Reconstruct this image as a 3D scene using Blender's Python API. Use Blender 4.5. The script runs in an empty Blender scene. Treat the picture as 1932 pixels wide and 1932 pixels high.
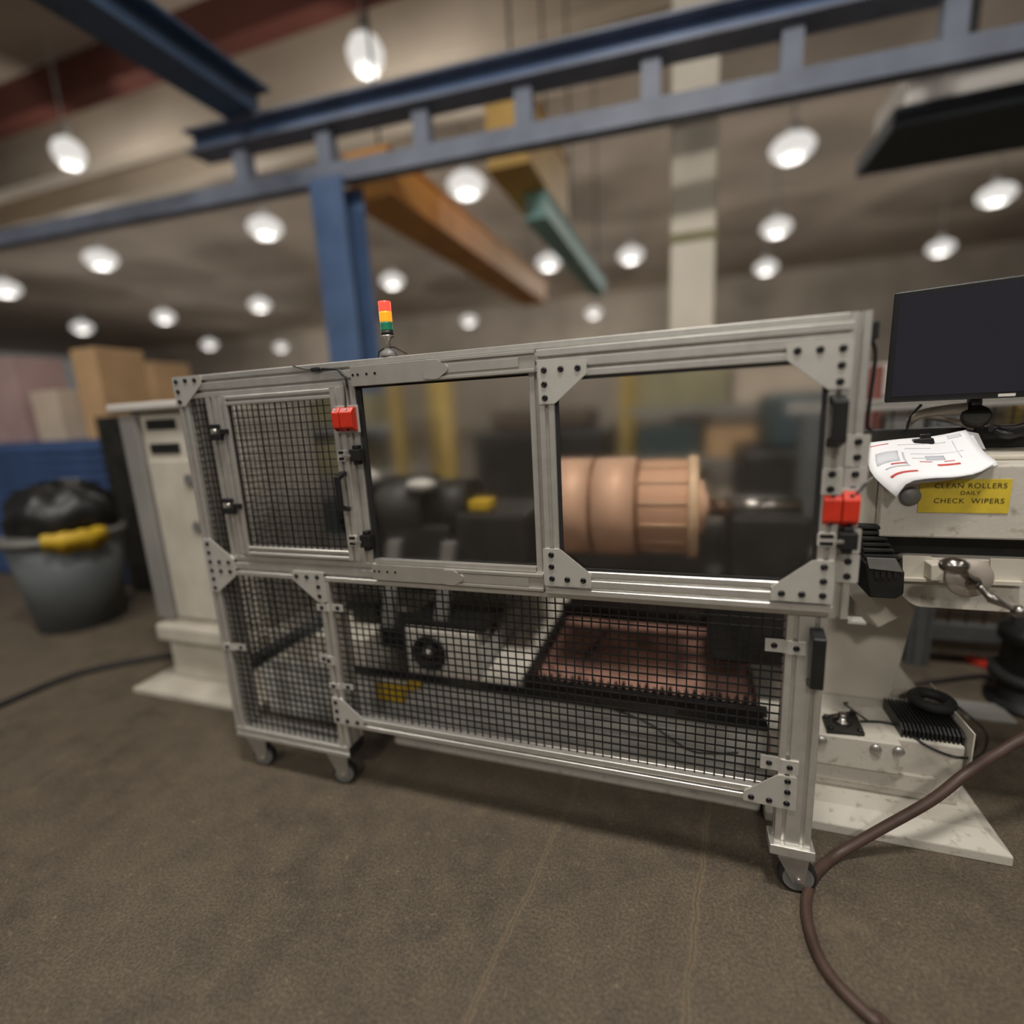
import bpy, math, random
from mathutils import Vector, Matrix
random.seed(7)
scene = bpy.context.scene
COL = scene.collection
PI = math.pi

# ---------------------------------------------------------------- camera
FPX, YAW, PITCH, ROLL = 952.5, .334509, .199803, -.053258
CAM = Vector((0, -1.4, 1.43))
_f = Vector((-math.sin(YAW)*math.cos(PITCH), math.cos(YAW)*math.cos(PITCH), -math.sin(PITCH)))
_r0 = Vector((math.cos(YAW), math.sin(YAW), 0)); _u0 = _r0.cross(_f)
_r = _r0*math.cos(ROLL) + _u0*math.sin(ROLL)
_u = _u0*math.cos(ROLL) - _r0*math.sin(ROLL)
cd = bpy.data.cameras.new('camera'); cam = bpy.data.objects.new('camera', cd); COL.objects.link(cam)
cam.matrix_world = Matrix(((_r.x, _u.x, -_f.x, CAM.x), (_r.y, _u.y, -_f.y, CAM.y), (_r.z, _u.z, -_f.z, CAM.z), (0, 0, 0, 1)))
cd.sensor_width = 36; cd.sensor_fit = 'HORIZONTAL'; cd.lens = FPX/1932*36
cd.clip_start = .05; cd.clip_end = 300
cd.dof.use_dof = True; cd.dof.focus_distance = 1.5; cd.dof.aperture_fstop = .40
scene.camera = cam

# ---------------------------------------------------------------- world, lights, exposure
w = bpy.data.worlds.new('hall_air'); scene.world = w; w.use_nodes = True
w.node_tree.nodes['Background'].inputs[0].default_value = (1, .95, .89, 1)
w.node_tree.nodes['Background'].inputs[1].default_value = .115
vs = scene.view_settings
vs.view_transform = 'Standard'; vs.look = 'None'; vs.gamma = 1; vs.exposure = 0; vs.use_curve_mapping = False
LAMP_COL = (1, .95, .88)
def area(name, loc, size, power, rot=(0, 0, 0)):
    l = bpy.data.lights.new(name, 'AREA'); l.shape = 'DISK'; l.size = size; l.energy = power; l.color = LAMP_COL
    o = bpy.data.objects.new(name, l); COL.objects.link(o); o.location = loc; o.rotation_euler = rot
    return o
for i, (lx, ly, lp) in enumerate(((.3, -1.5, 270), (-4.8, -1.5, 120), (5.4, -1.5, 80), (.3, -7.5, 330), (-6, -7.5, 260), (6, -7.5, 150))):
    area('high_bay_light', (lx, ly, 6.7), .9, lp)

# ---------------------------------------------------------------- photo pixel -> place
def ray(px, py):
    return _r*(px-966) - _u*(py-966) + _f*FPX
def at(p, Y=0.):
    d = ray(*p); return CAM + d*((Y-CAM.y)/d.y)
def fl(p, z=0.):
    d = ray(*p); return CAM + d*((z-CAM.z)/d.z)
def atx(p, X):
    d = ray(*p); return CAM + d*((X-CAM.x)/d.x)
def z1(x, y): return (300+x*.24845, 540+y*.24845)
def z2(x, y): return (360+x*.2588, 980+y*.2588)
def z3(x, y): return (680+x*.2588, 620+y*.2588)
def z4(x, y): return (1020+x*.3313, 580+y*.3313)
def z6(x, y): return (1180+x*.3, 1120+y*.3)
def z7(x, y): return (1532+x*.2174, 480+y*.2174)
def z8(x, y): return (1532+x*.2278, 800+y*.2278)
def q(x, z, Y):            # place seen at (x, z) on the guard's front plane, moved to depth Y
    k = (Y+1.4)/1.4; return x*k, 1.43+(z-1.43)*k

# ---------------------------------------------------------------- materials
M = {}
def mat(name, col, rough=.5, metal=0., var=.12, scale=8., col2=None, bump=0., bscale=60., stretch=(1, 1, 1), detail=5., emit=None, es=1., spec=.5, lo=.35, hi=.65):
    m = bpy.data.materials.new(name); m.use_nodes = True; nt = m.node_tree; b = nt.nodes['Principled BSDF']
    b.inputs['Roughness'].default_value = rough; b.inputs['Metallic'].default_value = metal
    b.inputs['Specular IOR Level'].default_value = spec
    tc = nt.nodes.new('ShaderNodeTexCoord'); mp = nt.nodes.new('ShaderNodeMapping'); mp.inputs['Scale'].default_value = stretch
    nt.links.new(tc.outputs['Object'], mp.inputs[0])
    n = nt.nodes.new('ShaderNodeTexNoise'); n.inputs['Scale'].default_value = scale; n.inputs['Detail'].default_value = detail
    nt.links.new(mp.outputs[0], n.inputs['Vector'])
    r = nt.nodes.new('ShaderNodeValToRGB'); r.color_ramp.elements[0].position = lo; r.color_ramp.elements[1].position = hi
    c2 = col2 or tuple(c*(1-var) for c in col)
    r.color_ramp.elements[0].color = (*c2, 1); r.color_ramp.elements[1].color = (*col, 1)
    nt.links.new(n.outputs[0], r.inputs[0]); nt.links.new(r.outputs[0], b.inputs['Base Color'])
    if bump:
        n2 = nt.nodes.new('ShaderNodeTexNoise'); n2.inputs['Scale'].default_value = bscale; n2.inputs['Detail'].default_value = 4
        nt.links.new(mp.outputs[0], n2.inputs['Vector'])
        bp = nt.nodes.new('ShaderNodeBump'); bp.inputs['Strength'].default_value = bump; bp.inputs['Distance'].default_value = .01
        nt.links.new(n2.outputs[0], bp.inputs['Height']); nt.links.new(bp.outputs[0], b.inputs['Normal'])
    if emit:
        b.inputs['Emission Color'].default_value = (*emit, 1); b.inputs['Emission Strength'].default_value = es
    M[name] = m; return m
mat('aluminium', (.70, .68, .635), .36, .75, .1, 30, stretch=(1, 1, 1))
mat('plate', (.58, .56, .515), .45, .45, .07, 20)
mat('slide_steel', (.58, .55, .50), .38, .7, .1, 15)
mat('black_plastic', (.012, .012, .012), .42, 0, .3, 20)
mat('bolt_black', (.012, .012, .013), .28, .3, .3, 60)
mat('rubber', (.014, .013, .012), .75, 0, .3, 20)
mat('wire_black', (.010, .010, .010), .5, 0, .3, 20)
mat('red_plastic', (.62, .035, .014), .35, 0, .12, 20)
mat('caster_grey', (.19, .185, .175), .5, .2, .2, 30)
mat('zinc', (.5, .48, .44), .35, .8, .15, 20)
mat('machine_cream', (.56, .52, .44), .5, 0, .3, 5, col2=(.46, .42, .35), bump=.04, bscale=90)
mat('machine_worn', (.52, .485, .42), .55, 0, .5, 34, col2=(.31, .265, .21), bump=.1, bscale=70, lo=.27, hi=.43, detail=9)
mat('bed_grey', (.55, .545, .50), .5, 0, .4, 10, col2=(.22, .215, .19), bump=.1, stretch=(.35, 1, 3.5), lo=.3, hi=.6)
mat('copper_dust', (.36, .19, .14), .8, 0, .5, 9, col2=(.2, .1, .075), bump=.2, bscale=120)
mat('copper', (.72, .44, .29), .55, .15, .12, 3)
mat('copper_pale', (.72, .50, .31), .55, .1, .12, 3)
mat('copper_dark', (.35, .17, .09), .5, .3, .3, 30)
mat('dark_iron', (.03, .028, .025), .5, .3, .5, 8)
mat('grease', (.012, .011, .010), .45, 0, .5, 25, bump=.1)
mat('yellow_paint', (.62, .40, .02), .5, 0, .2, 12)
mat('sign_yellow', (.66, .49, .04), .55, 0, .2, 18)
mat('ink', (.02, .018, .012), .6, 0, .2, 50)
mat('steel_polished', (.33, .31, .285), .22, 1, .2, 15)
mat('bezel', (.010, .010, .010), .35, 0, .3, 20)
mat('screen', (.022, .021, .030), .22, 0, .1, 2)
mat('paper', (.80, .80, .82), .7, 0, .03, 4)
mat('print_red', (.60, .05, .04), .7, 0, .1, 30)
mat('print_grey', (.52, .54, .60), .7, 0, .1, 30)
mat('print_faint', (.62, .63, .67), .7, 0, .05, 30)
mat('arm_grey', (.42, .37, .32), .4, .3, .1, 8)
mat('hose_brown', (.075, .043, .032), .5, 0, .35, 14, bump=.05)
mat('bin_grey', (.105, .115, .12), .55, 0, .15, 4)
mat('bag_black', (.012, .012, .012), .4, 0, .3, 6, bump=.4, bscale=14)
mat('blue_steel', (.115, .195, .38), .45, 0, .25, 3)
mat('blue_truss', (.22, .25, .33), .5, 0, .25, 3)
mat('blue_dark', (.075, .125, .22), .5, 0, .25, 3)
mat('cabinet_blue', (.05, .10, .24), .5, 0, .25, 3)
mat('column_cream', (.80, .73, .61), .6, 0, .1, 2)
mat('crane_orange', (.93, .44, .11), .5, 0, .2, 1.5)
mat('crane_yellow', (.88, .55, .15), .5, 0, .2, 1.5)
mat('crane_teal', (.42, .78, .76), .5, 0, .15, 1.5)
mat('roof', (.52, .43, .345), .8, 0, .3, .35, col2=(.38, .31, .25))
mat('purlin_cream', (.62, .53, .42), .7, 0, .12, .8)
mat('purlin_red', (.20, .065, .05), .7, 0, .2, .8)
mat('wall_beige', (.55, .48, .40), .8, 0, .25, .4)
mat('duct_light', (.68, .64, .60), .5, .2, .1, 1)
mat('duct_dark', (.06, .075, .09), .6, 0, .2, 1)
mat('lamp_glow', (.05, .05, .05), .8, emit=(1, .96, .9), es=.75)
mat('lamp_case', (.5, .5, .5), .5)
mat('carton', (.52, .33, .17), .75, 0, .15, 4)
mat('carton_pale', (.55, .45, .35), .75, 0, .15, 4)
mat('pink_grey', (.42, .28, .27), .7, 0, .2, 3)
mat('shelf_grey', (.27, .26, .24), .6, .1, .2, 3)
mat('olive', (.30, .27, .15), .7, 0, .25, 3)
mat('fence_grey', (.12, .125, .125), .5, .2, .2, 10)
mat('wood_dark', (.10, .065, .04), .7, 0, .5, 6, stretch=(.3, 3, 3))
mat('post_ochre', (.42, .29, .07), .6, 0, .2, 6)
mat('teal_dark', (.03, .055, .06), .5)
mat('lens_red', (.7, .02, .02), .25, emit=(1, .09, .05), es=1.15)
mat('lens_amber', (.8, .3, .02), .25, emit=(1, .32, .01), es=.8)
mat('lens_hot', (.9, .5, .3), .3, emit=(1, .75, .45), es=1.6)
mat('lens_green', (.02, .24, .13), .3)
mat('clear_sleeve', (.55, .55, .55), .2, 0, .2, 40)
# scratched clear plastic
m = bpy.data.materials.new('scratched_polycarbonate'); m.use_nodes = True; nt = m.node_tree; b = nt.nodes['Principled BSDF']
b.inputs['Base Color'].default_value = (.93, .92, .90, 1); b.inputs['Transmission Weight'].default_value = 1
b.inputs['IOR'].default_value = 1.40; b.inputs['Roughness'].default_value = .14
M['poly'] = m
def floor_mat():
    m = bpy.data.materials.new('worn_concrete'); m.use_nodes = True; nt = m.node_tree; N = nt.nodes; L = nt.links; b = N['Principled BSDF']
    tc = N.new('ShaderNodeNewGeometry')
    def noise(s, d=6):
        n = N.new('ShaderNodeTexNoise'); n.inputs['Scale'].default_value = s; n.inputs['Detail'].default_value = d
        n.inputs['Roughness'].default_value = .65; L.new(tc.outputs['Position'], n.inputs['Vector']); return n
    def ramp(n, p0, p1, c0, c1):
        r = N.new('ShaderNodeValToRGB'); r.color_ramp.elements[0].position = p0; r.color_ramp.elements[1].position = p1
        r.color_ramp.elements[0].color = (*c0, 1); r.color_ramp.elements[1].color = (*c1, 1); L.new(n.outputs[0], r.inputs[0]); return r
    def mix(f, a, c, mode='MIX'):
        x = N.new('ShaderNodeMix'); x.data_type = 'RGBA'; x.blend_type = mode
        if isinstance(f, float): x.inputs[0].default_value = f
        else: L.new(f, x.inputs[0])
        L.new(a, x.inputs[6])
        if isinstance(c, tuple): x.inputs[7].default_value = (*c, 1)
        else: L.new(c, x.inputs[7])
        return x.outputs[2]
    a = ramp(noise(1.3, 9), .32, .68, (.066, .053, .041), (.122, .098, .072))
    g = ramp(noise(9, 8), .35, .75, (0, 0, 0), (1, 1, 1))
    c = mix(g.outputs[0], a.outputs[0], (.140, .112, .079)); 
    sp = ramp(noise(120, 3), .40, .62, (.66, .66, .66), (1.15, 1.13, 1.08))
    c = mix(1., c, sp.outputs[0], 'MULTIPLY')
    st = ramp(noise(3.4, 8), .60, .78, (0, 0, 0), (.8, .8, .8))
    c = mix(st.outputs[0], c, (.165, .125, .08))
    fk = ramp(noise(38, 10), .60, .72, (0, 0, 0), (.85, .85, .85))
    c = mix(fk.outputs[0], c, (.215, .165, .105))
    # two hairline cracks across the slab
    sx = N.new('ShaderNodeSeparateXYZ'); L.new(tc.outputs['Position'], sx.inputs[0])
    wob = noise(6, 4)
    for x0, sl in CRACKS:
        m1 = N.new('ShaderNodeMath'); m1.operation = 'MULTIPLY_ADD'; m1.inputs[1].default_value = -sl; m1.inputs[2].default_value = -x0
        L.new(sx.outputs[1], m1.inputs[0])
        m2 = N.new('ShaderNodeMath'); m2.operation = 'ADD'; L.new(sx.outputs[0], m2.inputs[0]); L.new(m1.outputs[0], m2.inputs[1])
        m3 = N.new('ShaderNodeMath'); m3.operation = 'MULTIPLY_ADD'; m3.inputs[1].default_value = .05; m3.inputs[2].default_value = -.025
        L.new(wob.outputs[0], m3.inputs[0])
        m4 = N.new('ShaderNodeMath'); m4.operation = 'ADD'; L.new(m2.outputs[0], m4.inputs[0]); L.new(m3.outputs[0], m4.inputs[1])
        m5 = N.new('ShaderNodeMath'); m5.operation = 'ABSOLUTE'; L.new(m4.outputs[0], m5.inputs[0])
        r1 = ramp(m5, 0., .012, (.55, .55, .55), (0, 0, 0)); c = mix(r1.outputs[0], c, (.22, .165, .10))
        r2 = ramp(m5, .0005, .002, (.75, .75, .75), (0, 0, 0)); c = mix(r2.outputs[0], c, (.055, .042, .03))
    L.new(c, b.inputs['Base Color'])
    b.inputs['Roughness'].default_value = .62; b.inputs['Specular IOR Level'].default_value = .35
    bp = N.new('ShaderNodeBump'); bp.inputs['Strength'].default_value = .35; bp.inputs['Distance'].default_value = .006
    L.new(noise(70, 5).outputs[0], bp.inputs['Height']); L.new(bp.outputs[0], b.inputs['Normal'])
    M['floor'] = m
CRACKS = []
for a_, b_ in (((1040, 1590), (880, 1932)), ((1325, 1620), (1290, 1932))):
    A, B = fl(a_), fl(b_); sl = (A.x-B.x)/(A.y-B.y); CRACKS.append((A.x-sl*A.y, sl))
floor_mat()

# ---------------------------------------------------------------- mesh helpers
ORG = {}
def org(o): return ORG[o.name] if o else Vector((0, 0, 0))
def link(o, parent, W):
    COL.objects.link(o); ORG[o.name] = Vector(W)
    if parent: o.parent = parent
    o.location = Vector(W) - org(parent); return o
def tag(o, label, cat=None, group=None, kind=None):
    if label: o['label'] = label
    if cat: o['category'] = cat
    if group: o['group'] = group
    if kind: o['kind'] = kind
    return o
def empty(name, loc, label, cat, group=None):
    o = bpy.data.objects.new(name, None); o.empty_display_size = .1
    link(o, None, loc); return tag(o, label, cat, group)
class MB:
    def __init__(s): s.v = []; s.f = []; s.sm = []
    def add(s, vs, fs, smooth=False):
        n = len(s.v); s.v += [Vector(p) for p in vs]; s.f += [tuple(i+n for i in f) for f in fs]; s.sm += [smooth]*len(fs); return s
    def box(s, x0, x1, y0, y1, z0, z1):
        return s.add([(x, y, z) for z in (z0, z1) for y in (y0, y1) for x in (x0, x1)],
                     [(0, 2, 3, 1), (4, 5, 7, 6), (0, 1, 5, 4), (2, 6, 7, 3), (0, 4, 6, 2), (1, 3, 7, 5)])
    def hull8(s, a, b):      # two quads, a in front of b
        return s.add(list(a)+list(b), [(0, 1, 2, 3), (7, 6, 5, 4), (0, 4, 5, 1), (1, 5, 6, 2), (2, 6, 7, 3), (3, 7, 4, 0)])
    def prism(s, poly, axis, a, b, smooth=False):   # poly in the two other axes (ordered x,y / x,z / y,z)
        def P(u, v, t): return {'x': (t, u, v), 'y': (u, t, v), 'z': (u, v, t)}[axis]
        n = len(poly); vs = [P(u, v, a) for u, v in poly] + [P(u, v, b) for u, v in poly]
        s.add(vs, [tuple(range(n))[::-1], tuple(range(n, 2*n))]); 
        k = len(s.v)-2*n
        for i in range(n):
            j = (i+1) % n; s.f.append((k+i, k+j, k+n+j, k+n+i)); s.sm.append(smooth)
        return s
    def slab(s, pts, off):   # planar outline of 3d points pushed by off
        n = len(pts); pts = [Vector(p) for p in pts]; off = Vector(off)
        k = len(s.v); s.v += pts + [p+off for p in pts]
        s.f += [tuple(k+i for i in range(n)), tuple(k+n+i for i in range(n))[::-1]] + [(k+(i+1) % n, k+i, k+n+i, k+n+(i+1) % n) for i in range(n)]
        s.sm += [False]*(n+2); return s
    def lathe(s, prof, o, ax, n=20, smooth=True, cap=True):   # prof [(r, t)] round axis ax through o
        o = Vector(o); ax = Vector(ax).normalized()
        e1 = ax.orthogonal().normalized(); e2 = ax.cross(e1)
        k = len(s.v)
        for r, t in prof:
            for i in range(n):
                a = 2*PI*i/n; s.v.append(o+ax*t+(e1*math.cos(a)+e2*math.sin(a))*max(r, 1e-5))
        for j in range(len(prof)-1):
            for i in range(n):
                i2 = (i+1) % n; s.f.append((k+j*n+i, k+j*n+i2, k+(j+1)*n+i2, k+(j+1)*n+i)); s.sm.append(smooth)
        if cap:
            s.f.append(tuple(k+i for i in range(n))[::-1]); s.sm.append(False)
            e = k+(len(prof)-1)*n; s.f.append(tuple(e+i for i in range(n))); s.sm.append(False)
        return s
    def cyl(s, o, p, r, n=16, r2=None):
        o = Vector(o); p = Vector(p); return s.lathe([(r, 0), (r if r2 is None else r2, (p-o).length)], o, p-o, n)
    def tube(s, pts, r, n=8, sub=4):
        pts = [Vector(p) for p in pts]
        if sub > 1 and len(pts) > 2:
            out = []
            for i in range(len(pts)-1):
                p0 = pts[max(i-1, 0)]; p1 = pts[i]; p2 = pts[i+1]; p3 = pts[min(i+2, len(pts)-1)]
                for t in range(sub):
                    t /= sub
                    out.append(.5*((2*p1)+(p2-p0)*t+(2*p0-5*p1+4*p2-p3)*t*t+(3*p1-p0-3*p2+p3)*t**3))
            pts = out+[pts[-1]]
        k = len(s.v); up = None; m = len(pts)
        for i, p in enumerate(pts):
            d = (pts[min(i+1, m-1)]-pts[max(i-1, 0)]).normalized()
            if up is None: up = d.orthogonal().normalized()
            up = (up-d*up.dot(d)).normalized(); e = d.cross(up); rr = r(i/(m-1)) if callable(r) else r
            for j in range(n):
                a = 2*PI*j/n; s.v.append(p+(up*math.cos(a)+e*math.sin(a))*rr)
        for i in range(m-1):
            for j in range(n):
                j2 = (j+1) % n; s.f.append((k+i*n+j, k+i*n+j2, k+(i+1)*n+j2, k+(i+1)*n+j)); s.sm.append(True)
        s.f.append(tuple(k+j for j in range(n))[::-1]); e = k+(m-1)*n; s.f.append(tuple(e+j for j in range(n))); s.sm += [False]*2
        return s
    def ball(s, c, r, n=14, sq=(1, 1, 1)):
        c = Vector(c); k0 = len(s.v)
        prof = [(math.sin(PI*i/8)*r, -math.cos(PI*i/8)*r) for i in range(9)]
        s.lathe(prof, (0, 0, 0), (0, 0, 1), n, True, False)
        for i in range(k0, len(s.v)): s.v[i] = c+Vector((s.v[i].x*sq[0], s.v[i].y*sq[1], s.v[i].z*sq[2]))
        return s
    def build(s, name, mt, parent=None, bevel=0., seg=2):
        xs = [p.x for p in s.v]; ys = [p.y for p in s.v]; zs = [p.z for p in s.v]
        c = Vector(((min(xs)+max(xs))/2, (min(ys)+max(ys))/2, (min(zs)+max(zs))/2))
        me = bpy.data.meshes.new(name); me.from_pydata([p-c for p in s.v], [], s.f)
        me.polygons.foreach_set('use_smooth', s.sm); me.materials.append(M[mt])
        me.update()
        import bmesh
        bm = bmesh.new(); bm.from_mesh(me); bmesh.ops.recalc_face_normals(bm, faces=bm.faces)
        if bevel: bmesh.ops.bevel(bm, geom=[e for e in bm.edges if e.is_manifold and e.calc_face_angle(0) > .6], offset=bevel, segments=seg, affect='EDGES', profile=.5, clamp_overlap=True)
        bm.to_mesh(me); bm.free()
        return link(bpy.data.objects.new(name, me), parent, c)
def copy_tree(o, loc, parent=None):
    c = o.copy(); COL.objects.link(c); c.parent = parent; c.location = loc; ORG[c.name] = Vector(loc)+org(parent)
    for ch in list(o.children): 
        d = ch.copy(); COL.objects.link(d); d.parent = c
    return c
def box(name, mt, parent, *a, bevel=0.): return MB().box(*a).build(name, mt, parent, bevel)
def rpoly(p, r=.006, n=3):
    out = []; m = len(p)
    for i in range(m):
        a, b, c = Vector(p[i-1]), Vector(p[i]), Vector(p[(i+1) % m])
        u = (a-b).normalized(); v = (c-b).normalized(); rr = min(r, (a-b).length*.4, (c-b).length*.4)
        for k in range(n+1):
            t = k/n; P = b+u*rr*(1-t)**2+v*rr*t*t
            out.append((P.x, P.y))
    return out
def notched(u0, u1, v0, v1, nw=.0095, nd=.012):
    def side(a, b, k):
        L = (Vector(b)-Vector(a)).length; d = (Vector(b)-Vector(a))/L; nrm = Vector((-d.y, d.x))
        n = max(1, round(L/.047)); out = []
        if L < .025: return [a]
        out.append(tuple(Vector(a)+d*.002))
        mod = .0225 if n > 1 else L/2
        cs = [L/2] if n == 1 else [mod+(L-2*mod)*i/(n-1) for i in range(n)]
        for c in cs:
            for t, e in ((c-nw/2-.0015, 0), (c-nw/2, .002), (c-nw/2, nd), (c+nw/2, nd), (c+nw/2, .002), (c+nw/2+.0015, 0)):
                out.append(tuple(Vector(a)+d*t+nrm*e))
        out.append(tuple(Vector(a)+d*(L-.002))); return out
    P = [(u0, v0), (u1, v0), (u1, v1), (u0, v1)]
    r = []
    for i in range(4): r += side(P[i], P[(i+1) % 4], i)
    return r
def extr(name, axis, a, b, u0, u1, v0, v1, parent, mt='aluminium'):
    return MB().prism(notched(u0, u1, v0, v1), axis, a, b).build(name, mt, parent)
# button head bolt facing the camera side (-y)
_b = MB().lathe([(.0086, 0), (.0086, .0015), (.0072, .0038), (.0050, .0050), (.0040, .0050), (.0038, .0022), (.0001, .0022)], (0, 0, 0), (0, -1, 0), 12)
BOLT = bpy.data.meshes.new('bolt'); BOLT.from_pydata(_b.v, [], _b.f); BOLT.polygons.foreach_set('use_smooth', _b.sm); BOLT.materials.append(M['bolt_black'])
def bolt(x, z, y, parent, s=1.):
    o = bpy.data.objects.new('bolt', BOLT); link(o, parent, (x, y, z)); o.scale = (s, s, s); return o
def bolts(pts, Y, parent, s=1.):
    for p in pts: w_ = at(p, Y); bolt(w_.x, w_.z, Y, parent, s)
def gusset(poly, Y, pts, parent, t=.005):
    P = [q(x, z, Y) for x, z in poly]
    g = MB().prism(rpoly(P, .005), 'y', Y-t, Y).build('gusset_plate', 'plate', parent)
    bolts(pts, Y-t, g); return g

# ================================================================ the hall
fo = MB().add([(-60, -20, 0), (30, -20, 0), (30, 40, 0), (-60, 40, 0)], [(0, 1, 2, 3)]).build('floor', 'floor'); tag(fo, 'worn brown-grey concrete floor with hairline cracks', kind='structure')
co = MB().box(-60, 30, -3.2, 40, 9.0, 9.2).build('ceiling', 'roof'); tag(co, 'brown roof deck of the factory hall', kind='structure')
wb = MB().box(-60, 30, 36, 36.3, 0, 9.0).build('wall_back', 'wall_beige'); tag(wb, 'beige far wall of the factory hall', kind='structure')

# ================================================================ machine guard
G = empty('machine_guard', (-.7, .05, 0), 'aluminium profile machine guard with wire mesh and clear panels on small casters', 'machine guard')
D9 = .09
extr('post', 'z', .2, 1.607, -1.755, -1.71, 0, D9, G)                       # left
extr('post', 'z', .945, 1.53, -1.62, -1.576, 0, .045, G)                    # hinge post
extr('post', 'z', .945, 1.53, -1.040, -.993, 0, .045, G)                    # latch post
extr('post', 'z', .945, 1.53, -.417, -.372, 0, .045, G)                     # centre post
extr('post', 'z', .865, 1.607, .353, .398, 0, .045, G)                      # right upper
extr('post', 'z', .2, .865, -1.237, -1.191, 0, D9, G)                       # lower middle
extr('post', 'z', .165, .865, .262, .355, .0, .045, G)                      # lower right
extr('rail', 'x', -1.71, .353, 0, .045, 1.528, 1.607, G)                    # top
extr('rail', 'x', -1.71, .353, 0, .045, .866, .945, G)                      # middle
extr('rail', 'x', -1.191, .262, 0, .045, .290, .335, G)                     # lower right
extr('rail', 'x', -1.755, -1.196, 0, D9, .155, .2, G)                       # lower left
box('end_cap', 'black_plastic', G, -1.196, -1.192, .002, D9-.002, .157, .2)
# left return: rear post, rails running back, mesh
extr('post', 'z', .0, 1.60, -1.755, -1.71, .905, .95, G)
extr('rail', 'y', .09, .9, -1.75, -1.705, .41, .46, G, 'fence_grey')
extr('rail', 'y', .09, .9, -1.755, -1.71, 1.56, 1.605, G)
def mesh_panel(x0, x1, z0, z1, Y, px, pz, r=.0019):
    b = MB(); n = round((x1-x0)/px); m_ = round((z1-z0)/pz)
    for i in range(1, n): x = x0+(x1-x0)*i/n; b.box(x-r, x+r, Y, Y+2*r, z0, z1)
    for i in range(1, m_): z = z0+(z1-z0)*i/m_; b.box(x0, x1, Y+2*r, Y+4*r, z-r, z+r)
    o = b.build('wire_mesh', 'wire_black', G); o['kind'] = 'stuff'; o['label'] = 'black welded wire mesh'; return o
mesh_panel(-1.71, -1.62, .945, 1.53, .012, .0255, .0255)
mesh_panel(-1.53, -1.09, .975, 1.50, -.006, .0245, .0245, .0015)
mesh_panel(-1.71, -1.237, .2, .866, .012, .0275, .0255)
mesh_panel(-1.191, .262, .335, .866, .016, .0275, .0250)
b = MB()
for i in range(1, 33): y = .09+.81*i/33; b.box(-1.733, -1.729, y-.002, y+.002, .46, 1.56)
for i in range(1, 44): z = .46+1.1*i/44; b.box(-1.737, -1.733, .09, .9, z-.002, z+.002)
o = b.build('wire_mesh', 'wire_black', G); o['kind'] = 'stuff'; o['label'] = 'black welded wire mesh'
# hinged mesh door
YD = -.012
def dq(x, z): return q(x, z, YD)
def dbar(name, axis, a, b_, u0, u1):
    if axis == 'z':
        extr(name, 'z', dq(0, a)[1], dq(0, b_)[1], dq(u0, 0)[0], dq(u1, 0)[0], YD, .02, G)
    else:
        extr(name, 'x', dq(a, 0)[0], dq(b_, 0)[0], YD, .02, dq(0, u0)[1], dq(0, u1)[1], G)
dbar('door_stile', 'z', .95, 1.528, -1.574, -1.530); dbar('door_stile', 'z', .95, 1.528, -1.090, -1.045)
dbar('door_rail', 'x', -1.53, -1.09, 1.496, 1.528); dbar('door_rail', 'x', -1.53, -1.09, .95, .983)
box('gasket', 'rubber', G, -1.529, -1.520, -.009, .01, .985, 1.495)
# clear panel beside it
box('clear_panel', 'poly', G, -.993, -.417, .018, .024, .945, 1.528)
box('gasket', 'rubber', G, -.9925, -.975, .008, .017, .962, 1.525)
box('gasket', 'rubber', G, -.99, -.417, .008, .017, 1.521, 1.527)
box('sill', 'aluminium', G, -.985, -.418, -.004, .018, .946, .960)
# sliding door
YS = -.034
def sq(x, z): return q(x, z, YS)
def sbar(name, axis, a, b_, u0, u1):
    if axis == 'z': extr(name, 'z', sq(0, a)[1], sq(0, b_)[1], sq(u0, 0)[0], sq(u1, 0)[0], YS, -.002, G)
    else: extr(name, 'x', sq(a, 0)[0], sq(b_, 0)[0], YS, -.002, sq(0, u0)[1], sq(0, u1)[1], G)
sbar('sliding_door_rail', 'x', -.392, .362, 1.509, 1.588); sbar('sliding_door_rail', 'x', -.392, .362, .878, .955)
sbar('sliding_door_stile', 'z', .955, 1.509, -.390, -.345); sbar('sliding_door_stile', 'z', .955, 1.509, .320, .362)
pxa, pza = sq(-.345, .955); pxb, pzb = sq(.320, 1.509)
box('clear_panel', 'poly', G, pxa, pxb, -.020, -.014, pza, pzb)
for a in ((pxa, pxa+.010, pza, pzb), (pxb-.010, pxb, pza, pzb), (pxa+.01, pxb-.01, pzb-.008, pzb), (pxa+.01, pxb-.01, pza, pza+.007)):
    box('gasket', 'rubber', G, a[0], a[1], -.029, -.021, a[2], a[3])
# gusset plates
gusset([(-1.757, 1.608), (-1.623, 1.608), (-1.623, 1.575), (-1.714, 1.503), (-1.757, 1.503)], 0, [(331.8, 720.6), (349.2, 718.4), (366.6, 717.6), (336, 739.3), (339.8, 758.6)], G)
gusset([(-1.752, 1.006), (-1.71, 1.006), (-1.61, .933), (-1.61, .9005), (-1.752, .9005)], 0, [z2(*p) for p in ((120, 178), (132, 242), (143, 308), (208, 310), (275, 313))], G)
gusset([(-1.752, .8995), (-1.61, .8995), (-1.61, .866), (-1.712, .794), (-1.752, .794)], 0, [z2(*p) for p in ((155, 371), (220, 376), (288, 380), (168, 433), (180, 497))], G)
gusset([(-1.342, .900), (-1.206, .900), (-1.206, .788), (-1.242, .788), (-1.342, .868)], 0, [z2(*p) for p in ((770, 413), (845, 420), (920, 422), (930, 492), (940, 560))], G)
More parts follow.
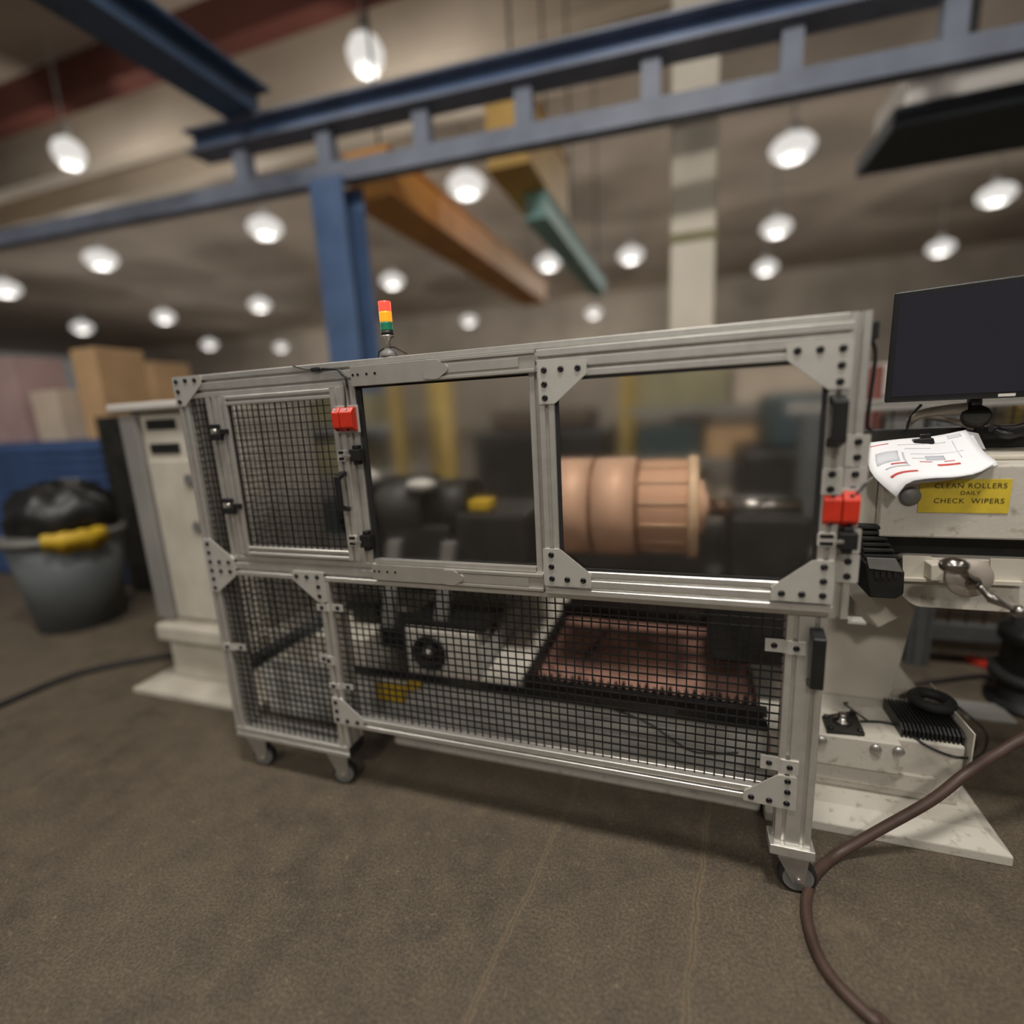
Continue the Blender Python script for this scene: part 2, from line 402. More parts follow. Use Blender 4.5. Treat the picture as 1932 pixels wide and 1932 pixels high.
gusset([(-1.241, .408), (-1.2, .408), (-1.114, .340), (-1.114, .303), (-1.241, .303)], 0, [z2(*p) for p in ((1055, 1335), (1065, 1397), (1072, 1457), (1142, 1472), (1215, 1483))], G)
gusset([(.175, .317), (.262, .389), (.310, .389), (.310, .283), (.175, .289)], 0, [z6(*p) for p in ((1020, 1182), (1018, 1250), (1013, 1320), (903, 1300), (790, 1278))], G)
gusset([(-.388, 1.553), (-.252, 1.551), (-.252, 1.515), (-.343, 1.440), (-.388, 1.440)], YS, [z4(*p) for p in ((18, 358), (113, 351), (210, 345), (20, 439), (24, 516))], G)
gusset([(.226, 1.549), (.364, 1.549), (.362, 1.437), (.318, 1.437), (.226, 1.512)], YS, [z4(*p) for p in ((1463, 248), (1593, 240), (1724, 232), (1715, 328), (1706, 422))], G)
gusset([(-.394, 1.021), (-.343, 1.021), (-.252, .948), (-.252, .907), (-.394, .907)], YS, [z4(*p) for p in ((60, 1410), (62, 1477), (65, 1545), (152, 1551), (243, 1556))], G)
gusset([(.219, .941), (.312, 1.018), (.361, 1.018), (.361, .904), (.219, .906)], YS, [z4(*p) for p in ((1615, 1480), (1610, 1561), (1606, 1643), (1487, 1635), (1371, 1629))], G)
# flat link plates on the right post
def plate(x0, x1, z0, z1, Y, pts, t=.005, name='link_plate'):
    a = q(x0, z0, Y); c = q(x1, z1, Y)
    g = MB().prism(rpoly([(a[0], a[1]), (c[0], a[1]), (c[0], c[1]), (a[0], c[1])], .003), 'y', Y-t, Y).build(name, 'plate', G)
    bolts(pts, Y-t, g); return g
plate(.364, .412, 1.254, 1.330, 0, [z4(1810, 765), z4(1803, 853)])
plate(.365, .412, 1.186, 1.2515, 0, [z4(1792, 950), z4(1777, 1036)])
plate(.318, .3625, 1.186, 1.250, YS, [z4(1660, 950), z4(1650, 1036)])
plate(.362, .411, .964, 1.037, 0, [z4(1750, 1447), z4(1744, 1532)])
plate(.364, .410, 1.040, 1.102, 0, [])
# mesh clamps: one leg on the post, one on the mesh
def clamp(px0, px1, left_high):
    a = at(px0); c = at(px1); x0, x1, zt, zb = a.x, c.x, max(a.z, c.z), min(a.z, c.z); xm = (x0+x1)/2; h = .010; t = .004
    lo = .008; prof = [(x0, -t), (xm-.006, -t), (xm+.006, lo-t), (x1, lo-t), (x1, lo), (xm+.004, lo), (xm-.008, 0), (x0, 0)]
    if not left_high: prof = [(x0, lo-t), (xm-.006, lo-t), (xm+.006, -t), (x1, -t), (x1, 0), (xm+.008, 0), (xm-.004, lo), (x0, lo)]
    g = MB().prism(prof, 'z', zb, zt).build('mesh_clamp', 'plate', G)
    zc = (zt+zb)/2; ya, yb = (-t, lo-t) if left_high else (lo-t, -t)
    bolt(x0+.022, zc, ya, g, .95); bolt(x1-.022, zc, yb, g, .95)
clamp(z2(238, 900), z2(395, 963), True); clamp(z2(920, 612), z2(1105, 678), True); clamp(z2(925, 985), z2(1052, 1062), False); clamp(z2(1008, 1188), z2(1180, 1250), True)
clamp(z6(882, 285), z6(1130, 388), False); clamp(z6(852, 1020), z6(1085, 1140), False)
# telescopic slides above and below the clear panel
def slide(zb, zt, name):
    zm = (zb+zt)/2
    g = MB().box(-.994, -.394, -.010, 0, zb, zt).build('slide_rail', 'slide_steel', G, .001)
    mb = MB().box(-.72, -.394, -.016, -.0101, zt-.010, zt-.001).box(-.72, -.394, -.016, -.0101, zb+.001, zb+.010).build('slide_runner', 'slide_steel', g, .001)
    MB().box(-.70, -.44, -.0140, -.0101, zm-.013, zm+.013).build('inner_runner', 'slide_steel', g, .001)
    MB().prism(rpoly([(-.735, zb+.006), (-.69, zb+.002), (-.655, zm-.006), (-.655, zm+.006), (-.69, zt-.002), (-.735, zt-.006)], .008), 'y', -.018, -.0141).build('slide_stop', 'slide_steel', g)
    for xx in (-.985, -.967, -.935, -.905): MB().lathe([(.0042, 0), (.0042, .0012)], (xx, -.010, zm+.004), (0, -1, 0), 10).build('slide_screw', 'bolt_black', g)
slide(1.527, 1.588, 't'); slide(.889, .944, 'b')
# interlock switches (two red halves on a mount)
def interlock(pa, pb, Y, split, label, cable):
    a = at(pa, Y-.03); c = at(pb, Y-.03); x0, x1, zt, zb = a.x, c.x, a.z, c.z; xm = x0+(x1-x0)*split
    root = MB().box(x0-.004, x1+.006, Y-.004, Y, zb-.006, zt+.006).build('interlock_switch', 'plate', G, .001); root['label'] = label
    for u0, u1 in ((x0, xm-.0012), (xm+.0012, x1)):
        h = zt-zb
        MB().prism([(Y-.0045, zb), (Y-.018, zb), (Y-.032, zb+h*.16), (Y-.034, zt-h*.22), (Y-.020, zt), (Y-.0045, zt)], 'x', u0, u1).build('switch_half', 'red_plastic', root, .0025)
        xc = (u0+u1)/2
        MB().lathe([(.0045, 0), (.0045, .002)], (xc, Y-.026, zt-h*.10), (0, -.8, .6), 10).build('screw', 'bolt_black', root)
        MB().lathe([(.0045, 0), (.0045, .002)], (xc, Y-.0245, zb+h*.07), (0, -.8, -.6), 10).build('screw', 'bolt_black', root)
    MB().tube([at(p, y) for p, y in cable], .0032, 8).build('cable', 'black_plastic', root)
interlock((624, 770), (667, 813), -.012, .36, 'red interlock switch of the hinged mesh door', [((645, 778), -.04), ((652, 768), -.03), ((650, 735), -.02), ((648, 722), -.012)])
interlock((1556, 930), (1620, 995), -.012, .52, 'red interlock switch of the sliding door', [((1611, 938), -.035), ((1622, 925), -.03), ((1634, 912), .0), ((1643, 903), .2), ((1652, 896), .42)])
# latches: pale keeper and black catch
def latch(p0, p1, p2, p3, Y, pegs=False):
    a, b_ = at(p0, Y-.006), at(p1, Y-.006)
    k = MB().prism(rpoly([(a.x, b_.z), (b_.x, b_.z), (b_.x, a.z), (a.x, a.z)], .006), 'y', Y-.006, Y).build('latch_keeper', 'plate', G)
    zc = (a.z+b_.z)/2; h = a.z-b_.z
    for dz in (-.27, .27): MB().prism(rpoly([(a.x+.005, zc+h*dz-.0045), (b_.x-.006, zc+h*dz-.0045), (b_.x-.006, zc+h*dz+.0045), (a.x+.005, zc+h*dz+.0045)], .004), 'y', Y-.0072, Y-.0061).build('slot', 'bolt_black', k)
    c, d = at(p2, Y-.016), at(p3, Y-.016)
    l = MB().box(c.x, d.x, Y-.018, Y+.012, d.z, c.z).build('latch_catch', 'black_plastic', G, .003)
    xm = (c.x+d.x)/2
    box('latch_tongue', 'black_plastic', l, xm-.010, xm+.010, Y-.012, Y+.012, d.z-.012, d.z-.0005, bevel=.002); box('latch_tongue', 'black_plastic', l, xm-.010, xm+.010, Y-.012, Y+.012, c.z+.0005, c.z+.012, bevel=.002)
    MB().box(b_.x-.004, c.x+.008, Y-.0225, Y-.0185, zc-.004, zc+.004).build('latch_pin', 'zinc', l, .001)
latch(z1(1350, 1245), z1(1420, 1330), z1(1440, 1240), z1(1528, 1330), -.012)
latch(z2(1142, 118), z2(1215, 195), z2(1228, 115), z2(1310, 210), -.012)
latch(z4(1578, 1285), z4(1682, 1365), z4(1705, 1285), z4(1806, 1385), -.034)
# hinges
for pa in (z1(366, 1052), z1(470, 1614)):
    a = at(pa, -.02)
    h = MB().box(a.x, a.x+.050, -.022, -.002, a.z-.016, a.z).build('hinge', 'black_plastic', G, .003)
    MB().box(a.x+.008, a.x+.060, -.026, -.0125, a.z-.056, a.z-.034).build('hinge_leaf', 'black_plastic', h, .002)
    MB().box(a.x+.052, a.x+.088, -.024, -.0125, a.z-.036, a.z-.018).build('hinge_leaf', 'black_plastic', h, .002)
    MB().cyl((a.x+.03, -.018, a.z-.034), (a.x+.03, -.018, a.z-.016), .009, 12).build('hinge_pin', 'zinc', h)
# pull handles
def handle(x, zb, zt, Y, w_=.02, out=.045, th=.012):
    zs = .014
    prof = [(Y, zb), (Y-.010, zb), (Y-out, zb+zs), (Y-out, zt-zs), (Y-.010, zt), (Y, zt), (Y, zt-th*1.3), (Y-.010, zt-th*1.3), (Y-out+th, zt-zs-th), (Y-out+th, zb+zs+th), (Y-.010, zb+th*1.3), (Y, zb+th*1.3)]
    return MB().prism(prof, 'x', x-w_/2, x+w_/2).build('pull_handle', 'black_plastic', G, .003)
handle(-1.058, 1.128, 1.262, -.0122)
x_, zt_ = sq(.343, 1.434); handle(x_-.006, 1.305, 1.425, YS-.0002, .03, .05, .016)
handle(.330, .672, .838, -.0002, .03, .048, .016)
# casters
def caster(x, y, r, w_, ang, top, plate_w):
    g = MB().box(x-plate_w/2, x+plate_w/2, y-.03, y+.045, top-.008, top).build('caster', 'zinc', G, .002)
    ca, sa = math.cos(ang), math.sin(ang); ax = Vector((-sa, -ca, 0)).normalized(); fw = Vector((ca, -sa, 0))
    c = Vector((x, y, 0))+fw*.018; c.z = r
    top_z = top-.0085
    for s in (-1, 1):
        o_ = ax*s*(w_/2+.003)
        pts = [Vector((x, y, 0))-fw*.042+o_, Vector((x, y, 0))+fw*.042+o_]
        P = [Vector((pts[0].x, pts[0].y, top_z)), Vector((pts[1].x, pts[1].y, top_z)), c+o_+fw*.016+Vector((0, 0, -.012)), c+o_-fw*.016+Vector((0, 0, -.012))]
        MB().slab(P, ax*s*.003).build('caster_fork', 'zinc', g)
    wh = MB().lathe([(r*.55, -w_/2), (r*.94, -w_/2), (r, -w_/2+.006), (r, w_/2-.006), (r*.94, w_/2), (r*.55, w_/2)], c, ax, 28).build('wheel', 'rubber', g)
    MB().lathe([(r*.80, -w_/2-.0015), (r*.80, w_/2+.0015)], c, ax, 28).build('wheel_hub', 'caster_grey', g)
    MB().lathe([(.008, 0), (.006, .005)], c+ax*(w_/2+.0062), ax, 10).build('axle_nut', 'zinc', g)
caster(-1.693, .045, .045, .030, -.3, .155, .09)
caster(-1.285, .045, .045, .030, -.3, .155, .09)
box('foot_plate', 'aluminium', G, .25, .366, -.012, .06, .134, .164, bevel=.002)
caster(.312, .02, .052, .03, -.08, .133, .08)
# cable up the right post and its bracket
MB().tube([at(p, .03) for p in ((1644, 640), (1651, 660), (1650, 690), (1643, 740), (1638, 780), (1637, 805), (1646, 812))], .0045, 8).build('cable', 'black_plastic', G)
box('cable_clip', 'black_plastic', G, .404, .418, .02, .04, 1.545, 1.585, bevel=.003)
MB().prism([(.40, .852), (.44, .852), (.44, .858), (.406, .858), (.406, .864), (.40, .864)], 'y', .005, .04).build('stop_bracket', 'plate', G)
# cable over the top rail
MB().tube([at(p, -.004) for p in ((552, 690), (575, 697), (592, 697), (608, 696))], .002, 6).tube([at(p, -.006) for p in ((608, 696), (636, 697), (645, 706), (652, 712), (655, 730))], .004, 8).build('cable', 'black_plastic', G)
a = at((596, 698), -.004); box('cable_joint', 'black_plastic', G, a.x-.016, a.x+.016, -.012, -.001, a.z-.006, a.z+.008, bevel=.003)

# signal tower on the top rail
S = empty('signal_tower', (-.872, .03, 1.607), 'red amber and green signal light tower standing on top of the guard', 'signal light')
sx, sy = -.872, .03
MB().lathe([(.030, 0), (.030, .006), (.026, .016), (.014, .026), (.008, .028)], (sx, sy, 1.6075), (0, 0, 1), 20).build('base', 'caster_grey', S)
MB().lathe([(.007, 0), (.007, .022), (.011, .024), (.011, .030), (.019, .032), (.020, .037)], (sx, sy, 1.636), (0, 0, 1), 16).build('stem', 'zinc', S)
MB().lathe([(.0185, 0), (.0185, .013)], (sx, sy, 1.6735), (0, 0, 1), 20).build('collar', 'dark_iron', S)
for nm, mt_, a_, b_ in (('green_lens', 'lens_green', 1.687, 1.712), ('amber_lens', 'lens_amber', 1.7125, 1.742), ('red_lens', 'lens_red', 1.7425, 1.772)):
    h = b_-a_; MB().lathe([(.0185, 0), (.019, h*.1), (.0185, h*.2), (.019, h*.4), (.0185, h*.6), (.019, h*.8), (.0185, h)], (sx, sy, a_), (0, 0, 1), 20).build(nm, mt_, S)
MB().tube([(sx+.008, sy-.01, 1.637), (sx+.03, sy-.012, 1.634), (sx+.07, sy-.014, 1.612)], .0022, 6).tube([(sx-.01, sy-.008, 1.636), (sx-.028, sy-.01, 1.628), (sx-.034, sy-.012, 1.610)], .0022, 6).build('cable', 'black_plastic', S)

# ================================================================ lathe behind the guard
def pslab(name, mt, parent, pts, Y, depth, bevel=0.):
    return MB().slab([at(p, Y) for p in pts], (0, depth, 0)).build(name, mt, parent, bevel)
L = empty('roll_lathe', (.3, .7, 0), 'cream painted roll lathe standing behind the guard with handwheel and sign', 'lathe')
# right foot
b = MB()
b.add([(.28, .27, 0), (.956, .27, 0), (.956, 1.25, 0), (.28, 1.25, 0), (.28, .27, .034), (.956, .27, .034), (.956, 1.25, .034), (.28, 1.25, .034),
       (.28, .33, .066), (.905, .33, .066), (.905, 1.2, .066), (.28, 1.2, .066)],
      [(3, 2, 1, 0), (0, 1, 5, 4), (1, 2, 6, 5), (2, 3, 7, 6), (4, 5, 9, 8), (5, 6, 10, 9), (6, 7, 11, 10), (8, 9, 10, 11), (3, 0, 4, 8, 11, 7)])
b.build('base_flange', 'machine_worn', L, .004)
box('base_flange', 'machine_worn', L, -1.2, .272, .30, 1.25, 0, .05, bevel=.012)
box('plinth', 'machine_worn', L, .285, .875, .42, 1.15, .066, .284, bevel=.006)
box('plinth_band', 'machine_worn', L, .29, .80, .405, .4195, .10, .165, bevel=.003)
fp = box('front_plate', 'machine_worn', L, .29, .69, .385, .625, .172, .2845, bevel=.004)
for p in ((1652, 1412), (1695, 1417), (1550, 1396)):
    c = at(p, .385); MB().lathe([(.017, 0), (.017, .006), (.012, .010), (.0001, .011)], (c.x, .3845, c.z), (0, -1, 0), 14).build('stud', 'zinc', fp)
b = MB()
P = fl((1550, 1355), .285), fl((1612, 1346), .285), fl((1632, 1390), .285), fl((1560, 1384), .285)
pad = MB().slab(P, (0, 0, .012)).build('clamp_pad', 'dark_iron', L, .002)
c = (P[0]+P[1]+P[2]+P[3])/4; c.z = .2975
MB().lathe([(.028, 0), (.026, .010), (.015, .014), (.015, .03), (.012, .033)], c, (0, 0, 1), 16).build('stud', 'steel_polished', pad)
for k in range(4):
    e = P[k]*.78+c*.22; MB().lathe([(.009, 0), (.008, .006), (.0001, .007)], (e.x, e.y, .2975), (0, 0, 1), 10).build('bolt', 'bolt_black', pad)
box('edge_plate', 'machine_cream', L, .8835, .888, .405, .72, .20, .345)
# tapered column and saddle
b = MB(); q1 = [at(p, .66) for p in ((1540, 1150), (1728, 1150), (1680, 1318), (1540, 1318))]
for p in (q1[2], q1[3]): p.z = .285
b.slab(q1, (0, .4, 0)); b.build('column', 'machine_cream', L, .006)
MB().hull8([at(p, .70) for p in ((1683, 1248), (1692, 1248), (1725, 1310), (1683, 1312))], [at(p, .70)+Vector((0, .3, 0)) for p in ((1683, 1248), (1692, 1248), (1725, 1310), (1683, 1312))]).build('column_rib', 'machine_cream', L)
MB().hull8([at(p, .44) for p in ((1600, 1120), (1700, 1118), (1725, 1150), (1658, 1186))], [Vector((.50, .9, .80)), Vector((.95, .9, .80)), Vector((.95, .9, .68)), Vector((.52, .9, .60))]).build('saddle', 'machine_cream', L, .006)
# apron with handwheel
ap = MB().prism(rpoly([(.615, .945), (1.3, .945), (1.3, .79), (.655, .79), (.615, .83)], .02), 'y', .32, .62).build('apron', 'machine_worn', L, .004)
pslab('bracket', 'machine_cream', L, [(1703, 1048), (1757, 1050), (1756, 1095), (1703, 1090)], .315, .004)
pslab('bracket', 'machine_cream', L, [(1869, 1054), (1932, 1056), (1932, 1098), (1868, 1093)], .315, .004)
pslab('block', 'machine_cream', L, [(1757, 1066), (1783, 1064), (1780, 1097), (1757, 1097)], .27, .049, .003)
pslab('ledge', 'machine_cream', L, [(1700, 1091), (1932, 1099), (1932, 1106), (1700, 1096)], .30, .0195)
hw = at((1827, 1090), .21)
H = MB().lathe([(.020, -.11), (.020, -.004), (.050, 0), (.054, .004), (.050, .009), (.018, .014)], hw, (0, -1, 0), 32).build('handwheel', 'arm_grey', L)
ks, kh, kc, ke = at((1800, 1067), .12), at((1832, 1098), .165), at((1872, 1130), .15), at((1918, 1152), .14)
MB().lathe([(.016, -.03), (.017, 0), (.013, .012), (.0001, .016)], hw+Vector((.004, -.02, -.006)), (0, -1, 0), 18).build('crank_hub', 'steel_polished', H)
MB().tube([hw+Vector((.004, -.045, -.006)), kc, ke], lambda t: .0085+.006*math.exp(-((t-.52)/.10)**2)-.002*t, 12).build('crank_arm', 'steel_polished', H)
MB().ball(ke+(ke-kc).normalized()*.004, .0165).build('crank_ball', 'steel_polished', H)
MB().tube([hw+Vector((.0, -.03, 0)), ks], .010, 12).build('crank_arm', 'steel_polished', H)
MB().ball(ks, .026, 18, (1.25, 1, .85)).build('crank_knob', 'steel_polished', H)
# sign box
hb = MB().box(.543, 1.3, .30, .66, 1.008, 1.216).build('housing', 'machine_worn', L, .006)
box('way_recess', 'grease', L, .56, 1.3, .36, .64, .9455, 1.0075)  # black box filling the recess between housing and apron
box('end_plate', 'machine_cream', L, .482, .5425, .335, .64, 1.03, 1.20, bevel=.004)
a, c = at((1747, 899), .299), at((1912, 966), .299)
sg = MB().box(.630, .835, .2975, .2995, 1.083, 1.178).build('sign_plate', 'sign_yellow', L, .0005)
def text(body, x, z, Y, size, parent, mt='ink', name='lettering', ext=.0003):
    cu = bpy.data.curves.new(name, 'FONT'); cu.body = body; cu.size = size; cu.align_x = 'CENTER'; cu.align_y = 'CENTER'; cu.extrude = ext; cu.space_character = 1.12
    t = bpy.data.objects.new('tmp', cu); COL.objects.link(t)
    dg = bpy.context.evaluated_depsgraph_get(); me = bpy.data.meshes.new_from_object(t.evaluated_get(dg)); bpy.data.objects.remove(t)
    me.name = name; me.materials.clear(); me.materials.append(M[mt])
    o = bpy.data.objects.new(name, me); link(o, parent, (x, Y, z)); o.rotation_euler = (PI/2, 0, 0); o['kind'] = 'stuff'; return o
SX, SZ, SP = [], [], []
for body, p, sz in (('CLEAN ROLLERS', (1831, 917), .0200), ('DAILY', (1831, 930.5), .0150), ('CHECK  WIPERS', (1827, 945.5), .0200)):
    c = at(p, .297); text(body, c.x, c.z, .2970, sz, sg)
g_ = at((1716, 936), .30); gd = MB().lathe([(.026, 0), (.026, .006), (.020, .012), (.0001, .014)], (g_.x, .2995, g_.z), (0, -1, 0), 20).build('dial', 'caster_grey', L)
box('top_cover', 'machine_cream', L, .60, 1.3, .40, .655, 1.2165, 1.232, bevel=.005)
# black drive motor with ribbed neck
dm = pslab('drive_motor', 'black_plastic', L, [(1632, 1062), (1697, 1060), (1708, 1082), (1706, 1122), (1690, 1131), (1640, 1128)], .29, .14, .006)
pslab('vent_plate', 'caster_grey', dm, [(1635, 1052), (1690, 1054), (1704, 1080), (1640, 1073)], .285, .004, .001)
for k in range(4):
    x = 1650+k*12; pslab('vent', 'grease', dm, [(x, 1078), (x+8, 1078.5), (x+8, 1091), (x, 1090)], .286, .003)
for k in range(6):
    y0 = 990+k*11; xl = 1622+k*1.5; xr = 1660+k*6.5
    pslab('neck_rib', 'rubber', dm, [(xl, y0), (xr, y0+2), (xr+5, y0+9), (xl+1, y0+9)], .30+.002*(k % 2), .03, .004)
# bed
bd = box('bed', 'bed_grey', L, -1.9, .284, .31, .345, .0505, .318, bevel=.004)
box('bed_way', 'grease', L, -1.5, .284, .302, .36, .3185, .332, bevel=.003)
box('bed_tray', 'copper_dust', L, -1.0, .30, .3605, 1.4, .20, .262)
box('tray_wall', 'dark_iron', L, -.62, .45, 1.405, 1.43, .20, .78)
cb = box('cross_beam', 'machine_worn', L, -.80, -.635, .365, 1.4, .2625, .325, bevel=.006)
box('tray_frame', 'grease', L, -.63, .30, .44, .465, .2625, .318, bevel=.003)
box('tray_frame', 'grease', L, -.63, -.605, .466, 1.4, .2625, .318, bevel=.003)
box('tray_frame', 'dark_iron', L, -.605, .30, 1.05, 1.08, .34, .41, bevel=.003)
tb = MB()
for k in range(30):
    x = -.60+k*.0295; h = .030+.008*math.sin(k*2.1)
    tooth = MB().prism([(x-.013, .3185), (x+.013, .3185), (x+.004, .3185+h), (x-.002, .3185+h)], 'y', .444, .462).build('tooth', 'grease', L)
MB().cyl((-.42, .70, .30), (-.34, 1.0, .33), .008, 8).build('lever', 'grease', L)
# gearbox and motors on the bed
gb = box('gearbox', 'machine_worn', L, -1.19, -.84, .46, .62, .262, .490, bevel=.008)
MB().lathe([(.085, 0), (.085, .012), (.078, .016), (.060, .010), (.055, .004), (.030, .006), (.028, .02), (.0001, .022)], (-1.075, .4595, .378), (0, -1, 0), 28).build('fan_cover', 'dark_iron', gb)
MB().lathe([(.03, 0), (.034, .006), (.02, .016), (.0001, .018)], (-1.075, .4370, .378), (0, -1, 0), 16).build('fan_hub', 'steel_polished', gb)
box('gearbox_lid', 'grease', gb, -1.19, -.80, .47, .75, .4905, .52, bevel=.006)
mo = box('motor', 'grease', L, -1.36, -1.20, .50, .66, .35, .47, bevel=.01)
for k in range(5): box('motor_fin', 'dark_iron', mo, -1.362, -1.198, .494, .4985, .36+k*.022, .368+k*.022)
box('motor', 'grease', L, -1.60, -1.44, .62, .80, .42, .52, bevel=.01)
pslab('yellow_block', 'yellow_paint', L, [(709, 1291), (765, 1297), (762, 1327), (712, 1319)], .285, .0245, .003)
pslab('yellow_block', 'yellow_paint', L, [(767, 1286), (796, 1290), (790, 1301), (767, 1304)], .285, .0165, .003)
box('side_plate', 'bed_grey', L, -.835, -.81, .47, 1.0, .2625, .42, bevel=.003)
box('rear_column', 'machine_cream', L, -1.85, -.72, 1.06, 1.4, .0, .84, bevel=.01)
box('rear_slot', 'grease', L, -1.12, -.86, 1.05, 1.0595, .70, .715)
box('lower_plinth', 'machine_cream', L, -2.72, -1.42, .46, .9, .05, .40, bevel=.012)
# headstock and chuck (dark, seen through the clear panel)
MB().cyl((-1.55, .72, .98), (-1.12, .72, .98), .17, 24).build('headstock', 'dark_iron', L)
MB().cyl((-1.12, .72, 1.0), (-.92, .72, 1.0), .13, 24).build('chuck', 'dark_iron', L)
box('headstock_body', 'dark_iron', L, -1.5, -.98, .56, .9, .62, .94, bevel=.02)
box('carriage', 'dark_iron', L, -.95, -.62, .55, .95, .68, 1.0, bevel=.02)
for x_ in (-1.32, -1.05):
    MB().hull8([(x_-.03, .50, .42), (x_+.03, .50, .42), (x_+.12, .50, .88), (x_+.06, .50, .88)], [(x_-.03, .54, .42), (x_+.03, .54, .42), (x_+.12, .54, .88), (x_+.06, .54, .88)]).build('brace', 'shelf_grey', L)
box('yellow_cap', 'yellow_paint', L, -.90, -.80, .60, .70, 1.0005, 1.05, bevel=.01)
MB().ball((-1.42, .62, 1.15), .07, 14, (1, 1, .6)).build('highlight_blob', 'duct_light', L)  # pale blobs stand in for whitish highlights on the headstock
MB().ball((-1.12, .60, 1.12), .06, 14, (1.2, 1, .5)).build('highlight_blob', 'duct_light', L)
box('tailstock', 'dark_iron', L, .16, .42, .5, .95, .70, 1.02, bevel=.02)
box('tailstock_foot', 'dark_iron', L, .10, .42, .5, 1.0, .45, .69, bevel=.02)
MB().cyl((.088, .62, 1.03), (.40, .62, 1.03), .035, 16).build('spindle', 'steel_polished', L)
# copper roll
R_ = empty('copper_roll', (-.25, .62, .84), 'large polished copper roll clamped in the lathe behind the sliding door', 'roll')
MB().cyl((-.485, .62, 1.03), (-.345, .62, 1.03), .192, 48).build('drum', 'copper', R_)
MB().cyl((-.3445, .62, 1.03), (-.328, .62, 1.03), .186, 48).build('seam_band', 'copper_dark', R_)
MB().cyl((-.3275, .62, 1.03), (-.175, .62, 1.03), .192, 48).build('drum', 'copper', R_)
MB().cyl((-.1745, .62, 1.03), (-.158, .62, 1.03), .182, 48).build('groove', 'copper_dark', R_)
pr_ = []
for k in range(26):
    t = k*.0066; pr_ += [(.176, t), (.176, t+.0045), (.171, t+.0050), (.171, t+.0062)]
MB().lathe(pr_, (-.1575, .62, 1.03), (1, 0, 0), 48).build('wound_section', 'copper', R_)
for k in range(14):
    a_ = k*2*PI/14+.2; y_, z_ = .62+.178*math.cos(a_), 1.03+.178*math.sin(a_)
    MB().cyl((-.157, y_, z_), (.0135, y_, z_), .0045, 6).build('tie_bar', 'copper_pale', R_)
MB().lathe([(.192, 0), (.196, .004), (.196, .030), (.190, .036)], (.0145, .62, 1.03), (1, 0, 0), 48).build('flange', 'copper_pale', R_)
MB().lathe([(.10, 0), (.10, .02), (.05, .03), (.05, .0365)], (.051, .62, 1.03), (1, 0, 0), 32).build('end_boss', 'copper', R_)

# left cabinet of the machine
K = empty('headstock_cabinet', (-2.35, .6, 0), 'tall cream headstock cabinet with dark vents on a wide foot left of guard', 'cabinet')
b = MB(); b.add([(-2.88, .325, 0), (-2.0, .325, 0), (-2.0, 1.2, 0), (-2.88, 1.2, 0), (-2.88, .325, .03), (-2.0, .325, .03), (-2.0, 1.2, .03), (-2.88, 1.2, .03), (-2.76, .40, .048), (-2.0, .40, .048), (-2.0, 1.1, .048), (-2.76, 1.1, .048)],
      [(3, 2, 1, 0), (0, 1, 5, 4), (2, 3, 7, 6), (3, 0, 4, 7), (4, 5, 9, 8), (6, 7, 11, 10), (7, 4, 8, 11), (8, 9, 10, 11), (1, 2, 6, 10, 9, 5)])
b.build('foot_flange', 'machine_cream', K, .004)
box('foot_moulding', 'machine_cream', K, -2.725, -2.0, .40, .4595, .29, .39, bevel=.02)
box('cabinet_body', 'machine_cream', K, -2.70, -2.0, .47, 1.0, .4005, 1.52, bevel=.015)
box('cabinet_frame', 'shelf_grey', K, -2.74, -2.62, .44, .62, .405, 1.50, bevel=.01)
box('front_panel', 'machine_cream', K, -2.60, -2.01, .452, .4695, .42, 1.27, bevel=.006)
box('cabinet_top', 'duct_light', K, -2.78, -2.0, .42, 1.05, 1.5205, 1.56, bevel=.01)
for zz in (1.33, 1.45):
    for xx in (-2.58, -2.32): box('vent', 'grease', K, xx, xx+.2, .462, .4695, zz-.025, zz+.025, bevel=.003)
for zz in (1.17, .93): MB().lathe([(.03, 0), (.03, .01)], (-2.33, .4515, zz), (0, -1, 0), 14).build('knob', 'caster_grey', K)

# ================================================================ monitor, papers and small things on the lathe
ang = math.radians(-17)
pl_ = at((1668, 760), .52); cx_, sx_ = math.cos(ang), math.sin(ang)
Wm, Hm = .56, .327
MO = empty('monitor', (pl_.x+.25, pl_.y-.05, 1.232), 'black flat screen monitor switched off on an arm above papers', 'monitor')
def mv(u, v, d): return Vector((pl_.x+u*cx_+d*sx_, pl_.y+u*sx_-d*cx_, pl_.z+v))
def mslab(name, mt, parent, u0, u1, v0, v1, d0, d1, bevel=0.):
    return MB().slab([mv(u0, v0, d1), mv(u1, v0, d1), mv(u1, v1, d1), mv(u0, v1, d1)], mv(0, 0, d0)-mv(0, 0, d1)).build(name, mt, parent, bevel)
mslab('bezel', 'bezel', MO, 0, Wm, 0, Hm, -.035, 0, .005)
mslab('screen', 'screen', MO, .016, Wm-.016, .017, Hm-.014, .0002, .0012)
mslab('logo', 'duct_light', MO, Wm/2-.018, Wm/2+.018, .004, .012, .0002, .001)
mslab('rear_bulge', 'bezel', MO, .14, .42, .06, .28, -.07, -.0355, .01)
pv = at((1846, 790), .52)
MB().lathe([(.034, 0), (.036, .006), (.036, .020), (.030, .026)], pv+Vector((0, .02, 0)), (-.2, -.8, .5), 24).build('arm_joint', 'dark_iron', MO)
MB().tube([at((1826, 772), .55), at((1785, 774), .57), at((1738, 781), .59), at((1715, 797), .62)], lambda t: .021-.010*t, 12).build('arm_upper', 'arm_grey', MO)
MB().tube([at((1745, 786), .66), at((1790, 792), .62), at((1838, 806), .56)], .010, 10).build('arm_lower', 'arm_grey', MO)
